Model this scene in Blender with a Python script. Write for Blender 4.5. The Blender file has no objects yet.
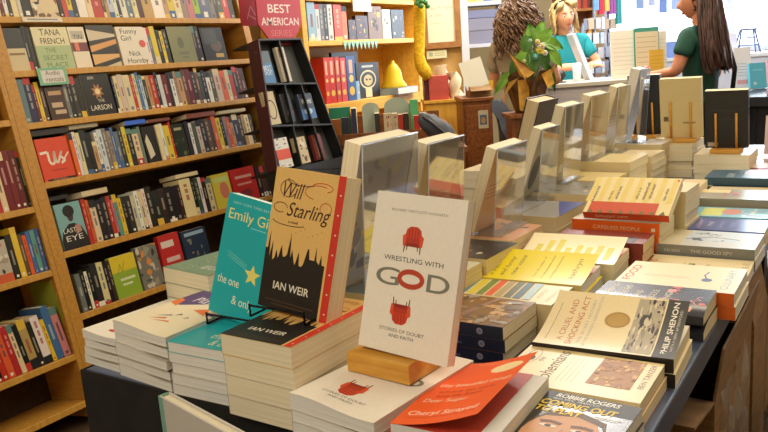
import bpy, bmesh, math, random
from math import sin, cos, pi, radians as R
from mathutils import Vector as V, Matrix as Mx, noise as mnoise
random.seed(7)
SC = bpy.context.scene
COL = SC.collection
# ------------------------------------------------------------------ camera
FPX, PITCH, ROLL, HEAD, CZ = 765.0, R(11.437), R(4.12), R(33.554), 1.265
fw = V((-sin(HEAD)*cos(PITCH), cos(HEAD)*cos(PITCH), -sin(PITCH)))
r0 = V((cos(HEAD), sin(HEAD), 0)); u0 = r0.cross(fw)
cr = r0*cos(ROLL) - u0*sin(ROLL); cu = r0*sin(ROLL) + u0*cos(ROLL)
CAM = V((0, 0, CZ))
cd = bpy.data.cameras.new('camera'); cam = bpy.data.objects.new('camera', cd); COL.objects.link(cam)
cd.sensor_width = 36; cd.lens = FPX*36/768; cd.clip_start = .02
cam.matrix_world = Mx(((cr.x, cu.x, -fw.x, CAM.x), (cr.y, cu.y, -fw.y, CAM.y), (cr.z, cu.z, -fw.z, CAM.z), (0, 0, 0, 1)))
SC.camera = cam
# ------------------------------------------------------------------ world, light, exposure
w = bpy.data.worlds.new('daylight'); SC.world = w; w.use_nodes = True
bg = w.node_tree.nodes['Background']; bg.inputs[0].default_value = (.80, .90, 1, 1); bg.inputs[1].default_value = 6.0
SC.view_settings.view_transform = 'Standard'; SC.view_settings.look = 'None'
SC.view_settings.exposure = -0.38; SC.view_settings.gamma = 1; SC.view_settings.use_curve_mapping = False
def area(name, loc, size, power, color, target=None, rot=None):
    l = bpy.data.lights.new(name, 'AREA'); l.shape = 'RECTANGLE'; l.size, l.size_y = size; l.energy = power; l.color = color
    o = bpy.data.objects.new(name, l); COL.objects.link(o); o.location = loc
    if target: o.rotation_euler = (V(target)-V(loc)).to_track_quat('-Z', 'Y').to_euler()
    return o
WARM = (1, .85, .60)
area('ceiling_lamp_table', (.1, 1.9, 2.85), (.9, 2.0), 34, WARM, (-.4, 1.6, .8))
area('front_fill_lamp', (-.75, -.75, 2.6), (1.6, 1.2), 41, (1, .91, .75), (-.8, 1.0, .8))  # unseen fill lamp, added to brighten the near faces of the front piles
area('ceiling_lamp_aisle', (-1.75, 1.9, 2.85), (.4, 1.8), 8, WARM, (-2.6, 2.2, 1.0))
area('ceiling_lamp_yellow_case', (-1.9, 3.9, 2.8), (.4, 1.2), 34, (1, .82, .50), (-2.8, 4.2, 1.1))
area('ceiling_lamp_counter', (-1.8, 5.4, 2.85), (.6, 1.2), 130, (1, .96, .92), (-1.9, 5.6, 1))
area('ceiling_lamp_far', (-.4, 3.7, 2.85), (.6, 1.4), 42, (1, .86, .64), (-.5, 3.6, .9))
area('window_daylight', (-.9, 9.3, 1.8), (3.4, 1.6), 330, (.74, .87, 1), (-1.0, 3.5, .9))

# ------------------------------------------------------------------ pixel helpers (point on a plane of the room)
def ray(px, py): return cr*(px-384) - cu*(py-216) + fw*FPX
def onZ(px, py, z): d = ray(px, py); return CAM + d*((z-CZ)/d.z)
def onX(px, py, x): d = ray(px, py); return CAM + d*(x/d.x)
def onY(px, py, y): d = ray(px, py); return CAM + d*(y/d.y)
def onD(px, py, t): return CAM + ray(px, py)*(t/FPX)
LEAN = R(11); LP0 = V((-2.5, 0, .36)); LUP = V((-sin(LEAN), 0, cos(LEAN))); LN = V((cos(LEAN), 0, sin(LEAN)))
def onL(px, py): d = ray(px, py); p = CAM + d*(LN.dot(LP0-CAM)/LN.dot(d)); return p.y, (p-LP0).dot(LUP)

# ------------------------------------------------------------------ materials
def lin(c): return tuple((x/255/12.92 if x/255 <= .04045 else ((x/255+.055)/1.055)**2.4) for x in c)
MC = {}
def nmat(name):
    m = bpy.data.materials.new(name); m.use_nodes = True
    nt = m.node_tree; b = nt.nodes['Principled BSDF']; return m, nt, b
def paint(rgb, rough=.45, metal=0, spec=.5):
    k = ('p', tuple(rgb), rough, metal)
    if k in MC: return MC[k]
    m, nt, b = nmat('paint_%d_%d_%d' % tuple(rgb)); c = lin(rgb)
    n = nt.nodes.new('ShaderNodeTexNoise'); n.inputs['Scale'].default_value = 40
    mp = nt.nodes.new('ShaderNodeMapRange'); mp.inputs[3].default_value = .94; mp.inputs[4].default_value = 1.06
    mix = nt.nodes.new('ShaderNodeMix'); mix.data_type = 'RGBA'; mix.blend_type = 'MULTIPLY'; mix.inputs[0].default_value = 1
    mix.inputs[6].default_value = (*c, 1)
    nt.links.new(n.outputs[0], mp.inputs[0]); nt.links.new(mp.outputs[0], mix.inputs[7]); nt.links.new(mix.outputs[2], b.inputs['Base Color'])
    b.inputs['Roughness'].default_value = rough; b.inputs['Metallic'].default_value = metal
    MC[k] = m; return m
def ramp_tex(name, c1, c2, scale, vscale, rough=.7, detail=4, bump=0, lo=.35, hi=.65):
    k = ('t', name)
    if k in MC: return MC[k]
    m, nt, b = nmat(name)
    tc = nt.nodes.new('ShaderNodeTexCoord'); mp = nt.nodes.new('ShaderNodeMapping'); mp.inputs['Scale'].default_value = vscale
    n = nt.nodes.new('ShaderNodeTexNoise'); n.inputs['Scale'].default_value = scale; n.inputs['Detail'].default_value = detail
    r = nt.nodes.new('ShaderNodeValToRGB'); r.color_ramp.elements[0].color = (*lin(c1), 1); r.color_ramp.elements[1].color = (*lin(c2), 1)
    r.color_ramp.elements[0].position = lo; r.color_ramp.elements[1].position = hi
    nt.links.new(tc.outputs['Object'], mp.inputs[0]); nt.links.new(mp.outputs[0], n.inputs['Vector']); nt.links.new(n.outputs[0], r.inputs[0]); nt.links.new(r.outputs[0], b.inputs['Base Color'])
    b.inputs['Roughness'].default_value = rough
    if bump:
        bp = nt.nodes.new('ShaderNodeBump'); bp.inputs['Strength'].default_value = bump; bp.inputs['Distance'].default_value = .002
        nt.links.new(n.outputs[0], bp.inputs['Height']); nt.links.new(bp.outputs[0], b.inputs['Normal'])
    MC[k] = m; return m
PAGE = ramp_tex('page_edges_cream', (226, 213, 180), (242, 232, 204), 1, (3, 3, 900), .8, 3)
PAGEW = ramp_tex('page_edges_white', (222, 219, 213), (238, 236, 230), 1, (3, 3, 900), .8, 3)
PAGEY = ramp_tex('page_edges_yellowed', (206, 190, 128), (232, 218, 162), 1, (3, 3, 900), .8, 3)
PAGEO = ramp_tex('page_edges_buff', (206, 182, 140), (230, 210, 170), 1, (3, 3, 900), .8, 3)
OAK = ramp_tex('shelf_oak', (192, 138, 54), (208, 154, 66), 6, (12, 1.2, 12), .45, 5)
OAKD = ramp_tex('shelf_oak_post', (184, 128, 48), (200, 146, 60), 6, (12, 12, 1.2), .45, 5)
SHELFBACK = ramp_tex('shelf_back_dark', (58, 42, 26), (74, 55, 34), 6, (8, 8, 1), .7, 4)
YELW = ramp_tex('yellow_painted_wood', (226, 172, 62), (240, 190, 84), 5, (8, 1, 8), .45, 4)
BLOCK = ramp_tex('honey_wood_block', (200, 140, 46), (222, 168, 72), 6, (2, 14, 14), .5, 5)
WALN = ramp_tex('brown_cabinet_wood', (118, 66, 28), (152, 92, 44), 6, (9, 9, 1.2), .4, 5)
CARD = ramp_tex('cardboard', (138, 104, 66), (160, 124, 82), 3, (4, 4, 30), .8, 3)
FLOOR = ramp_tex('worn_wood_floor', (66, 50, 36), (92, 70, 48), 3, (14, 1, 1), .5, 5)
WALLM = ramp_tex('warm_plaster', (206, 186, 146), (214, 196, 158), 5, (1, 1, 1), .85, 3)
CEILM = ramp_tex('ceiling_plaster', (226, 220, 206), (234, 228, 216), 5, (1, 1, 1), .9, 3)
TABLE = ramp_tex('slate_table_edge', (76, 88, 116), (90, 102, 130), 8, (1, 1, 1), .3, 3)
BLACKC = ramp_tex('black_cloth', (20, 18, 17), (30, 27, 25), 30, (1, 1, 1), .85, 3)
def acrylic(name, tint=(1, 1, 1), haze=.05, gloss=.05):
    m, nt, b = nmat(name); nt.nodes.remove(b); out = nt.nodes['Material Output']
    tr = nt.nodes.new('ShaderNodeBsdfTransparent'); tr.inputs[0].default_value = (*tint, 1)
    gl = nt.nodes.new('ShaderNodeBsdfGlossy'); gl.inputs['Roughness'].default_value = gloss
    df = nt.nodes.new('ShaderNodeBsdfDiffuse'); df.inputs[0].default_value = (.8, .82, .88, 1)
    fr = nt.nodes.new('ShaderNodeFresnel'); fr.inputs[0].default_value = 1.49
    m1 = nt.nodes.new('ShaderNodeMixShader'); m2 = nt.nodes.new('ShaderNodeMixShader'); m2.inputs[0].default_value = haze
    mu = nt.nodes.new('ShaderNodeMath'); mu.operation = 'MULTIPLY'; mu.inputs[1].default_value = .6; nt.links.new(fr.outputs[0], mu.inputs[0]); nt.links.new(mu.outputs[0], m1.inputs[0]); nt.links.new(tr.outputs[0], m1.inputs[1]); nt.links.new(gl.outputs[0], m1.inputs[2])
    nt.links.new(m1.outputs[0], m2.inputs[1]); nt.links.new(df.outputs[0], m2.inputs[2]); nt.links.new(m2.outputs[0], out.inputs[0])
    return m
ACR = acrylic('clear_acrylic', (.96, .97, .98), .05, .05)
ACRE = acrylic('acrylic_edge', (.9, .93, 1), .5, .05)
GLASS = acrylic('window_glass', (1, 1, 1), .01, .02)

# ------------------------------------------------------------------ mesh builder
class MB:
    def __init__(s): s.v = []; s.f = []; s.m = []; s.mats = []; s.sm = []
    def mi(s, m):
        if m not in s.mats: s.mats.append(m)
        return s.mats.index(m)
    def add(s, vs, fs, m, X=None, smooth=False):
        o = len(s.v); i = s.mi(m)
        for p in vs:
            p = V(p); s.v.append(X @ p if X is not None else p)
        for f in fs: s.f.append([a+o for a in f]); s.m.append(i); s.sm.append(smooth)
        return s
    def box(s, a, b, m, X=None):
        x0, y0, z0 = a; x1, y1, z1 = b
        return s.add([(x0, y0, z0), (x1, y0, z0), (x1, y1, z0), (x0, y1, z0), (x0, y0, z1), (x1, y0, z1), (x1, y1, z1), (x0, y1, z1)],
              [(0, 3, 2, 1), (4, 5, 6, 7), (0, 1, 5, 4), (1, 2, 6, 5), (2, 3, 7, 6), (3, 0, 4, 7)], m, X)
    def prism(s, pts, h0, h1, m, X=None):      # polygon in xy, extruded in z
        n = len(pts); vs = [(x, y, h0) for x, y in pts] + [(x, y, h1) for x, y in pts]
        return s.add(vs, [list(range(n))[::-1], list(range(n, 2*n))] + [(i, (i+1) % n, n+(i+1) % n, n+i) for i in range(n)], m, X)
    def tube(s, path, r, m, n=8, X=None, caps=True):
        path = [V(p) for p in path]; k = len(path); vs = []; fs = []
        rr = r if isinstance(r, (list, tuple)) else [r]*k
        up = V((.123, .31, .94))
        for i, p in enumerate(path):
            t = (path[min(i+1, k-1)] - path[max(i-1, 0)])
            t = t.normalized() if t.length > 1e-9 else V((0, 0, 1))
            a = t.cross(up); a = a.normalized() if a.length > 1e-4 else t.orthogonal().normalized(); b = t.cross(a)
            for j in range(n): q = 2*pi*j/n; vs.append(p + (a*cos(q)+b*sin(q))*rr[i])
        for i in range(k-1):
            for j in range(n): fs.append((i*n+j, i*n+(j+1) % n, (i+1)*n+(j+1) % n, (i+1)*n+j))
        if caps: fs += [list(range(n))[::-1], list(range((k-1)*n, k*n))]
        return s.add(vs, fs, m, X, True)
    def lathe(s, prof, m, n=20, X=None):
        vs = []; fs = []; k = len(prof)
        for r, z in prof:
            for j in range(n): q = 2*pi*j/n; vs.append((r*cos(q), r*sin(q), z))
        for i in range(k-1):
            for j in range(n): fs.append((i*n+j, i*n+(j+1) % n, (i+1)*n+(j+1) % n, (i+1)*n+j))
        fs += [list(range(n))[::-1], list(range((k-1)*n, k*n))]
        return s.add(vs, fs, m, X, True)
    def ball(s, c, r, m, n=12, X=None, f=None):
        c = V(c); rx, ry, rz = r if isinstance(r, (tuple, list)) else (r, r, r); vs = []; fs = []; k = n//2+2
        for i in range(k+1):
            th = pi*(.002+.996*i/k)
            for j in range(n):
                q = 2*pi*j/n; dd = V((sin(th)*cos(q), sin(th)*sin(q), cos(th))); p = V((dd.x*rx, dd.y*ry, dd.z*rz))
                if f: p = f(dd, p)
                vs.append(c+p)
        for i in range(k):
            for j in range(n): fs.append((i*n+j, (i+1)*n+j, (i+1)*n+(j+1) % n, i*n+(j+1) % n))
        fs += [list(range(n)), list(range(k*n, (k+1)*n))[::-1]]
        return s.add(vs, fs, m, X, True)
    def grid(s, fn, nu, nv, m, X=None, smooth=True, flip=False):
        vs = [fn(i/nu, j/nv) for j in range(nv+1) for i in range(nu+1)]; fs = []
        for j in range(nv):
            for i in range(nu):
                a = j*(nu+1)+i; q = (a, a+1, a+nu+2, a+nu+1); fs.append(q[::-1] if flip else q)
        return s.add(vs, fs, m, X, smooth)
    def build(s, name, parent=None, X=None, bevel=0):
        me = bpy.data.meshes.new(name); me.from_pydata([tuple(p) for p in s.v], [], s.f)
        for m in s.mats: me.materials.append(m)
        me.polygons.foreach_set('material_index', s.m); me.polygons.foreach_set('use_smooth', s.sm); me.update()
        o = bpy.data.objects.new(name, me); COL.objects.link(o)
        if parent: o.parent = parent
        if X is not None: o.matrix_world = X
        if bevel:
            b = o.modifiers.new('bevel', 'BEVEL'); b.width = bevel; b.segments = 2; b.limit_method = 'ANGLE'
        return o
TXC = {}
def text_mesh(body, shear=0, bold=0):
    k = (body, shear, bold)
    if k not in TXC:
        c = bpy.data.curves.new('t', 'FONT'); c.body = body; c.size = 1; c.shear = shear; c.offset = bold; c.resolution_u = 5; c.fill_mode = 'FRONT'
        o = bpy.data.objects.new('t', c); me = bpy.data.meshes.new_from_object(o)
        vs = [tuple(v.co) for v in me.vertices]; fs = [tuple(p.vertices) for p in me.polygons]
        xs = [v[0] for v in vs] or [0]; ys = [v[1] for v in vs] or [0]
        TXC[k] = (vs, fs, min(xs), max(xs), min(ys), max(ys)); bpy.data.objects.remove(o); bpy.data.curves.remove(c); bpy.data.meshes.remove(me)
    return TXC[k]

def tag(o, label, cat=None, group=None, kind=None):
    if label: o['label'] = label
    if cat: o['category'] = cat
    if group: o['group'] = group
    if kind: o['kind'] = kind
    return o
def thing(name, label, cat, X=None, group=None):
    o = bpy.data.objects.new(name, None); COL.objects.link(o); o.empty_display_size = .05
    if X is not None: o.matrix_world = X
    return tag(o, label, cat, group)
def struct(mb, name, **k): return tag(mb.build(name, **k), None, kind='structure')
def TR(x, y, z, rz=0): return Mx.Translation((x, y, z)) @ Mx.Rotation(rz, 4, 'Z')
def frame(o, ex, ey, ez): return Mx(((ex.x, ey.x, ez.x, o.x), (ex.y, ey.y, ez.y, o.y), (ex.z, ey.z, ez.z, o.z), (0, 0, 0, 1)))
def dup(root, X, label, group=None):
    r = root.copy(); COL.objects.link(r); r.matrix_world = X; r['label'] = label
    if group: r['group'] = group
    for ch in list(root.children):
        c = ch.copy(); COL.objects.link(c); c.parent = r
        for g in list(ch.children): d = g.copy(); COL.objects.link(d); d.parent = c
    return r
ORD = 'first second third fourth fifth sixth seventh eighth ninth tenth eleventh twelfth thirteenth fourteenth fifteenth sixteenth seventeenth eighteenth nineteenth twentieth'.split()
def ordn(i):
    if i <= 20: return ORD[i-1]
    return ('twenty-' if i < 30 else 'thirty-' if i < 40 else 'forty-') + ORD[i % 10-1] if i % 10 else {30: 'thirtieth', 40: 'fortieth'}[i]
CN = dict(black=(22, 20, 20), charcoal=(62, 60, 58), grey=(130, 128, 124), white=(232, 228, 218), cream=(225, 205, 160), tan=(190, 150, 100), brown=(105, 66, 40), maroon=(110, 28, 28), red=(198, 44, 34), orange=(225, 100, 40), yellow=(228, 196, 40), lime=(170, 200, 50), green=(60, 120, 60), teal=(50, 150, 150), blue=(50, 90, 170), navy=(32, 40, 80), purple=(100, 60, 120), pink=(215, 130, 140))
CN['olive-green'] = (140, 142, 90); CN['slate-blue'] = (96, 116, 140); CN['pale blue'] = (170, 196, 215)
def cname(c): return min(CN, key=lambda k: sum((a-b)**2 for a, b in zip(CN[k], c)))

# ------------------------------------------------------------------ book kit
# a book lies on its back cover: x from the spine, y up the cover, z the thickness; art is a list of prints on the front cover
def prints(mb, art, base, fn, X=None):
    """fn(x, y, lift) -> point; art in cover metres"""
    boxes = []
    for a in art:
        t = a[0]
        if t in ('r', 'mess'): bb = a[1:5]
        elif t == 'e' or t == 'o': bb = (a[1]-a[3], a[2]-a[4], a[1]+a[3], a[2]+a[4])
        elif t in 'pl': bb = (min(q[0] for q in a[1]), min(q[1] for q in a[1]), max(q[0] for q in a[1]), max(q[1] for q in a[1]))
        else: L_ = len(a[1])*a[4]*.62; bb = (a[2]-L_, a[3]-L_ if len(a) > 6 and a[6].get('rot') else a[3]-.3*a[4], a[2]+L_, a[3]+a[4])
        lev = 1+max([l for l, q in boxes if q[0] < bb[2]-1e-6 and bb[0] < q[2]-1e-6 and q[1] < bb[3]-1e-6 and bb[1] < q[3]-1e-6] or [0])
        boxes.append((lev, bb)); z = base + .00013*lev
        if t == 'r':                                    # rectangle x0 y0 x1 y1 colour
            _, x0, y0, x1, y1, c = a[:6]
            mb.grid(lambda u, v: fn(x0+(x1-x0)*u, y0+(y1-y0)*v, z), 8, 8, paint(c), X)
        elif t == 'e':                                  # ellipse cx cy rx ry colour
            _, cx, cy, rx, ry, c = a[:6]; n = 24
            vs = [fn(cx, cy, z)] + [fn(cx+rx*cos(2*pi*i/n), cy+ry*sin(2*pi*i/n), z) for i in range(n)]
            mb.add(vs, [(0, 1+i, 1+(i+1) % n) for i in range(n)], paint(c), X)
        elif t == 'o':                                  # ring
            _, cx, cy, rx, ry, wd, c = a[:7]; n = 28
            vs = [fn(cx+(rx-q)*cos(2*pi*i/n), cy+(ry-q)*sin(2*pi*i/n), z) for i in range(n) for q in (0, wd)]
            mb.add(vs, [(2*i, 2*((i+1) % n), 2*((i+1) % n)+1, 2*i+1) for i in range(n)], paint(c), X)
        elif t == 'p':                                  # polygon
            _, pts, c = a[:3]; mb.add([fn(x, y, z) for x, y in pts], [list(range(len(pts)))], paint(c), X)
        elif t == 'l':                                  # thin line pts width
            _, pts, wd, c = a[:4]
            for (xa, ya), (xb, yb) in zip(pts, pts[1:]):
                L = math.hypot(xb-xa, yb-ya) or 1e-6; nx, ny = -(yb-ya)/L*wd/2, (xb-xa)/L*wd/2
                mb.add([fn(xa+nx, ya+ny, z), fn(xa-nx, ya-ny, z), fn(xb-nx, yb-ny, z), fn(xb+nx, yb+ny, z)], [(0, 1, 2, 3)], paint(c), X)
        elif t == 't':                                  # text s x y size colour [align width-stretch shear bold rot]
            _, s, x, y, sz, c = a[:6]; o = a[6] if len(a) > 6 else {}
            vs, fs, xa, xb, ya, yb = text_mesh(s, o.get('sh', 0), o.get('b', 0)); kx = sz*o.get('k', 1)
            if 'w' in o: kx = o['w']/(xb-xa)
            ox = {'l': xa, 'c': (xa+xb)/2, 'r': xb}[o.get('a', 'c')]; q = R(o.get('rot', 0)); cq, sq = cos(q), sin(q)
            def tp(v):
                dx, dy = (v[0]-ox)*kx, v[1]*sz
                return fn(x+dx*cq-dy*sq, y+dx*sq+dy*cq, z)
            mb.add([tp(v) for v in vs], fs, paint(c), X)
        elif t == 'mess':                               # picture-like patches
            _, x0, y0, x1, y1, cols, n, seed = a[:8]; rg = random.Random(seed); sc_ = min(1, (24/n)**.5)
            for i in range(n):
                cx, cy = rg.uniform(x0, x1), rg.uniform(y0, y1); rx, ry = sc_*rg.uniform(.04, .16)*(x1-x0), sc_*rg.uniform(.03, .13)*(y1-y0); c = rg.choice(cols); m = 7
                vs = []
                for j in range(m):
                    q = 2*pi*j/m; rr = rg.uniform(.6, 1.2)
                    vs.append(fn(min(max(cx+rx*rr*cos(q), x0), x1), min(max(cy+ry*rr*sin(q), y0), y1), z+.000006*i))
                mb.add(vs, [list(range(m))], paint(c), X)
def make_book(name, label, cat, w, h, t, cover, page=None, art=(), spine=None, spart=(), back=None, lift=0, fly=None, warp=None, X=None, group=None, hard=False, bart=(), cw=None, rough=.35):
    """returns the Empty. parts: page_block, cover, (endpaper)"""
    page = page or PAGE; root = thing(name, label, cat, X, group); ct = .003 if hard else .0005; e = .004 if hard else .0006
    wp = warp or (lambda x, y: 0); cw = cw or w
    pm = MB()
    def P(x, y, z): return (x, y, z + wp(x, y)*(z/t))
    x0, x1, y0, y1 = ct, w-e, e, h-e; z0, z1 = ct, t-ct; N = 8
    pm.grid(lambda u, v: P(x0+(x1-x0)*u, y0, z0+(z1-z0)*v), N, 2, page, smooth=False)
    pm.grid(lambda u, v: P(x1+(x0-x1)*u, y1, z0+(z1-z0)*v), N, 2, page, smooth=False)
    pm.grid(lambda u, v: P(x1, y0+(y1-y0)*u, z0+(z1-z0)*v), N, 2, page, smooth=False)
    pm.grid(lambda u, v: P(x0, y1+(y0-y1)*u, z0+(z1-z0)*v), N, 2, page, smooth=False)
    pm.grid(lambda u, v: P(x0+(x1-x0)*u, y0+(y1-y0)*v, z1), N, N, page)
    pm.grid(lambda u, v: P(x0+(x1-x0)*u, y1+(y0-y1)*v, z0), N, N, page)
    pm.build('page_block', root)
    cm = MB(); cv = paint(cover, rough); sm = paint(spine or cover, rough); bk = paint(back or cover, rough)
    L = (lambda x: lift*max(0, x/w)**1.6) if not callable(lift) else lift
    nx = 16
    def dz(x, y):                                   # the sheet is faceted between its grid lines, prints follow the facets
        i = max(0, min(nx-1, int(x/cw*nx))); a, b = cw*i/nx, cw*(i+1)/nx; f = max(0, min(1, (x-a)/(b-a)))
        return (wp(a, y)+L(a))*(1-f)+(wp(b, y)+L(b))*f
    def F(x, y, z): return (x, y, z + dz(x, y))
    cm.grid(lambda u, v: F(cw*u, h*v, t), nx, 10, cv); cm.grid(lambda u, v: F(cw*u, h*v, t-ct), nx, 10, paint((228, 222, 205), .6) if lift else cv, flip=True)
    for f in (lambda u, v: F(cw*u, 0, t-ct+ct*v), lambda u, v: F(cw*(1-u), h, t-ct+ct*v)): cm.grid(f, nx, 1, cv, smooth=False)
    cm.grid(lambda u, v: F(cw, h*u, t-ct+ct*v), 10, 1, cv, smooth=False)
    cm.box((0, 0, 0), (w, h, ct), bk)
    cm.grid(lambda u, v: P(0, h*(1-u), t*v), 10, 3, sm); cm.grid(lambda u, v: P(ct, h*u, t*v), 10, 3, sm)
    for yy, fl in ((0, False), (h, True)): cm.grid(lambda u, v: P(ct*u, yy, t*v), 1, 3, sm, flip=fl)
    prints(cm, art, t, lambda x, y, z: F(x, y, z))
    # spine prints: x along the spine from head (y=h) to tail, y across thickness from the back cover to the front
    prints(cm, spart, 0, lambda x, y, z: P(-z, h-x, y))
    prints(cm, bart, 0, lambda x, y, z: (w-x, y, -z))
    cm.build('cover', root)
    if fly:
        fm = MB(); fm.grid(lambda u, v: (x0+(x1-x0)*.84*u, y0+(y1-y0)*v, z1+.0004+wp(x0+(x1-x0)*.84*u, y0+(y1-y0)*v)), N, N, paint(fly)); fm.build('endpaper', root)
    return root
def flat_at(bl, br, w=None):   # transform of a book lying with its tail-spine corner at bl, tail edge towards br (points at the book's own underside z)
    d = br-bl; return TR(bl.x, bl.y, bl.z, math.atan2(d.y, d.x))
def pile(desc, n, top_z, t, X2, mk, jig=.004, where='', group=None):
    """top copy made by mk(X, label); the lower ones are plain copies"""
    x, y, rz = X2; top = None
    for i in range(n):
        z = top_z - t*(i+1); j = jig if i else 0
        X = TR(x+random.uniform(-j, j), y+random.uniform(-j, j), z, rz+random.uniform(-j, j)*4)
        lab = '%s, %s' % (desc, where) if n == 1 else '%s, %s copy of the pile %s' % (desc, 'topmost' if i == 0 else ordn(i+1), where)
        if top is None: top = mk(X, lab, group)
        else: dup(low if low else top, X, lab, group)
        if i == 0: low = None
    return top
def pile2(desc, n, top_z, t, x, y, rz, mk, low=None, where='', group=None, jig=.003, rot=0):
    low = low or mk; lo = None
    for i in range(n):
        j = jig if i else 0
        X = TR(x+random.uniform(-j, j), y+random.uniform(-j, j), top_z-t*(i+1), rz+random.uniform(-j, j)*6)
        lab = desc[0] if n == 1 else '%s, topmost %s' % (desc[0], where) if i == 0 else '%s, %s down %s' % (desc[1], ordn(i+1), where)
        if i == 0: top = mk(X, lab, group)
        elif lo is None: lo = low(X, lab, group)
        else: dup(lo, X, lab, group)
    return top
def proj(p): q = p-CAM; w_ = q.dot(fw); return 384+FPX*q.dot(cr)/w_, 216-FPX*q.dot(cu)/w_
def bis(f, target, a, b):
    for _ in range(40):
        m = (a+b)/2
        if f(m) < target: a = m
        else: b = m
    return (a+b)/2

# ================================================================== room shell
WX0, WX1, WY0, WY1, WH = -5.4, 2.2, -1.6, 9.0, 3.0
struct(MB().box((WX0-.1, WY0-.1, -.1), (WX1+.1, WY1+.1, 0), FLOOR), 'floor')
struct(MB().box((WX0-.1, WY0-.1, WH), (WX1+.1, WY1+.1, WH+.1), CEILM), 'ceiling')
struct(MB().box((WX0-.1, 5.4, 0), (WX0, WY1+.1, WH), WALLM), 'wall_left_2')
struct(MB().box((-3.3, WY0-.1, 0), (-3.2, 5.5, WH), WALLM), 'wall_left'); struct(MB().box((WX0, 5.4, 0), (-3.3, 5.5, WH), WALLM), 'wall_side')
struct(MB().box((WX1, WY0-.1, 0), (WX1+.1, WY1+.1, WH), WALLM), 'wall_right')
struct(MB().box((WX0, WY0-.1, 0), (WX1, WY0, WH), WALLM), 'wall_front')
wx0, wx1, wz0, wz1 = -2.75, 1.6, 1.1, 2.7
m = MB()
for a, b in (((WX0, WY1, 0), (WX1, WY1+.1, wz0)), ((WX0, WY1, wz1), (WX1, WY1+.1, WH)), ((WX0, WY1, wz0), (wx0, WY1+.1, wz1)), ((wx1, WY1, wz0), (WX1, WY1+.1, wz1))): m.box(a, b, WALLM)
struct(m, 'wall_back')
wo = struct(MB().box((wx0, WY1+.04, wz0), (wx1, WY1+.05, wz1), GLASS), 'window_1')
m = MB(); fr_ = paint((214, 220, 236))
for x in (wx0, -1.45, .1, wx1-.06): m.box((x, WY1, wz0), (x+.06, WY1+.08, wz1), fr_)
for z in (wz0, wz1-.06): m.box((wx0, WY1, z), (wx1, WY1+.08, z+.06), fr_)
m.build('window_frame', wo)
struct(MB().box((WX0-8, WY1+.1, -.12), (WX1+8, WY1+22, -.02), paint((205, 205, 205), .8)), 'pavement')
# parked cars seen through the window
def car(x, y, c, label):
    X = TR(x, y, -.02); t = thing('car', label, 'car', X, None); b = MB()
    b.prism([(-2.1, .3), (2.1, .3), (2.15, .75), (1.2, .9), (.7, 1.4), (-1.0, 1.42), (-1.6, .92), (-2.15, .85)], -.85, .85, paint(c, .25), Mx.Rotation(pi/2, 4, 'X')); b.build('body', t)
    g = MB(); g.prism([(.6, .93), (.42, 1.34), (-.9, 1.36), (-1.25, .93)], .84, .87, paint((120, 140, 170), .1), Mx.Rotation(pi/2, 4, 'X')); g.build('window', t)
    for wx in (-1.3, 1.3):
        q = MB(); q.lathe([(.1, -.1), (.33, -.1), (.33, .1), (.1, .1)], paint((30, 30, 34)), 18, Mx.Translation((wx, -.8, .33)) @ Mx.Rotation(pi/2, 4, 'X')); q.build('wheel', t)
car(-4.4, 14.2, (120, 150, 205), 'pale blue parked car outside the shop window'); car(1.8, 15.0, (190, 195, 205), 'silver parked car outside, right of the blue car')

# ================================================================== leaning wooden bookcases on the left
TS = [1.185, .982, .787, .561, .293, .050]; TLB = [1.0, .807, .484, .243, -.082, -.262]
YA, YB, YC = .62, 1.622, 1.668        # left bay, post
YR0, YR1 = 2.945, 2.99
FR = lambda s, t, z=0: frame(LP0 + V((0, s, 0)) + LUP*t + LN*z, V((0, 1, 0)), LUP, LN)
def bookcase(label, y0, y1, pw0, pw1, shelves, top):
    t = thing('bookcase', label, 'bookcase', FR(y0, -.3)); D = .24
    def B(nm, a, b, mt):
        o = MB().box((a[0]-y0, a[1]+.3, a[2]), (b[0]-y0, b[1]+.3, b[2]), mt).build(nm, t, bevel=.002)
    for s, pw in ((y0, pw0), (y1-pw1, pw1)): B('side_panel', (s, -.33, -D), (s+pw, top, 0), OAKD)
    for q in shelves: B('shelf', (y0+pw0, q-.024, -D), (y1-pw1, q, -.001), OAK)
    B('top_panel', (y0, top, -D), (y1, top+.03, .004), OAK)
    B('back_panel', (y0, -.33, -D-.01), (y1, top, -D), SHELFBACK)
bookcase('tall leaning wooden bookcase of paperbacks left of the book table', 1.6225, YR1, .045, .045, TS+[-.2], 1.62)
bookcase('partly cut off wooden bookcase at the left edge, by the tall one', YA, 1.622, .02, .02, TLB, 1.62)

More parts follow.
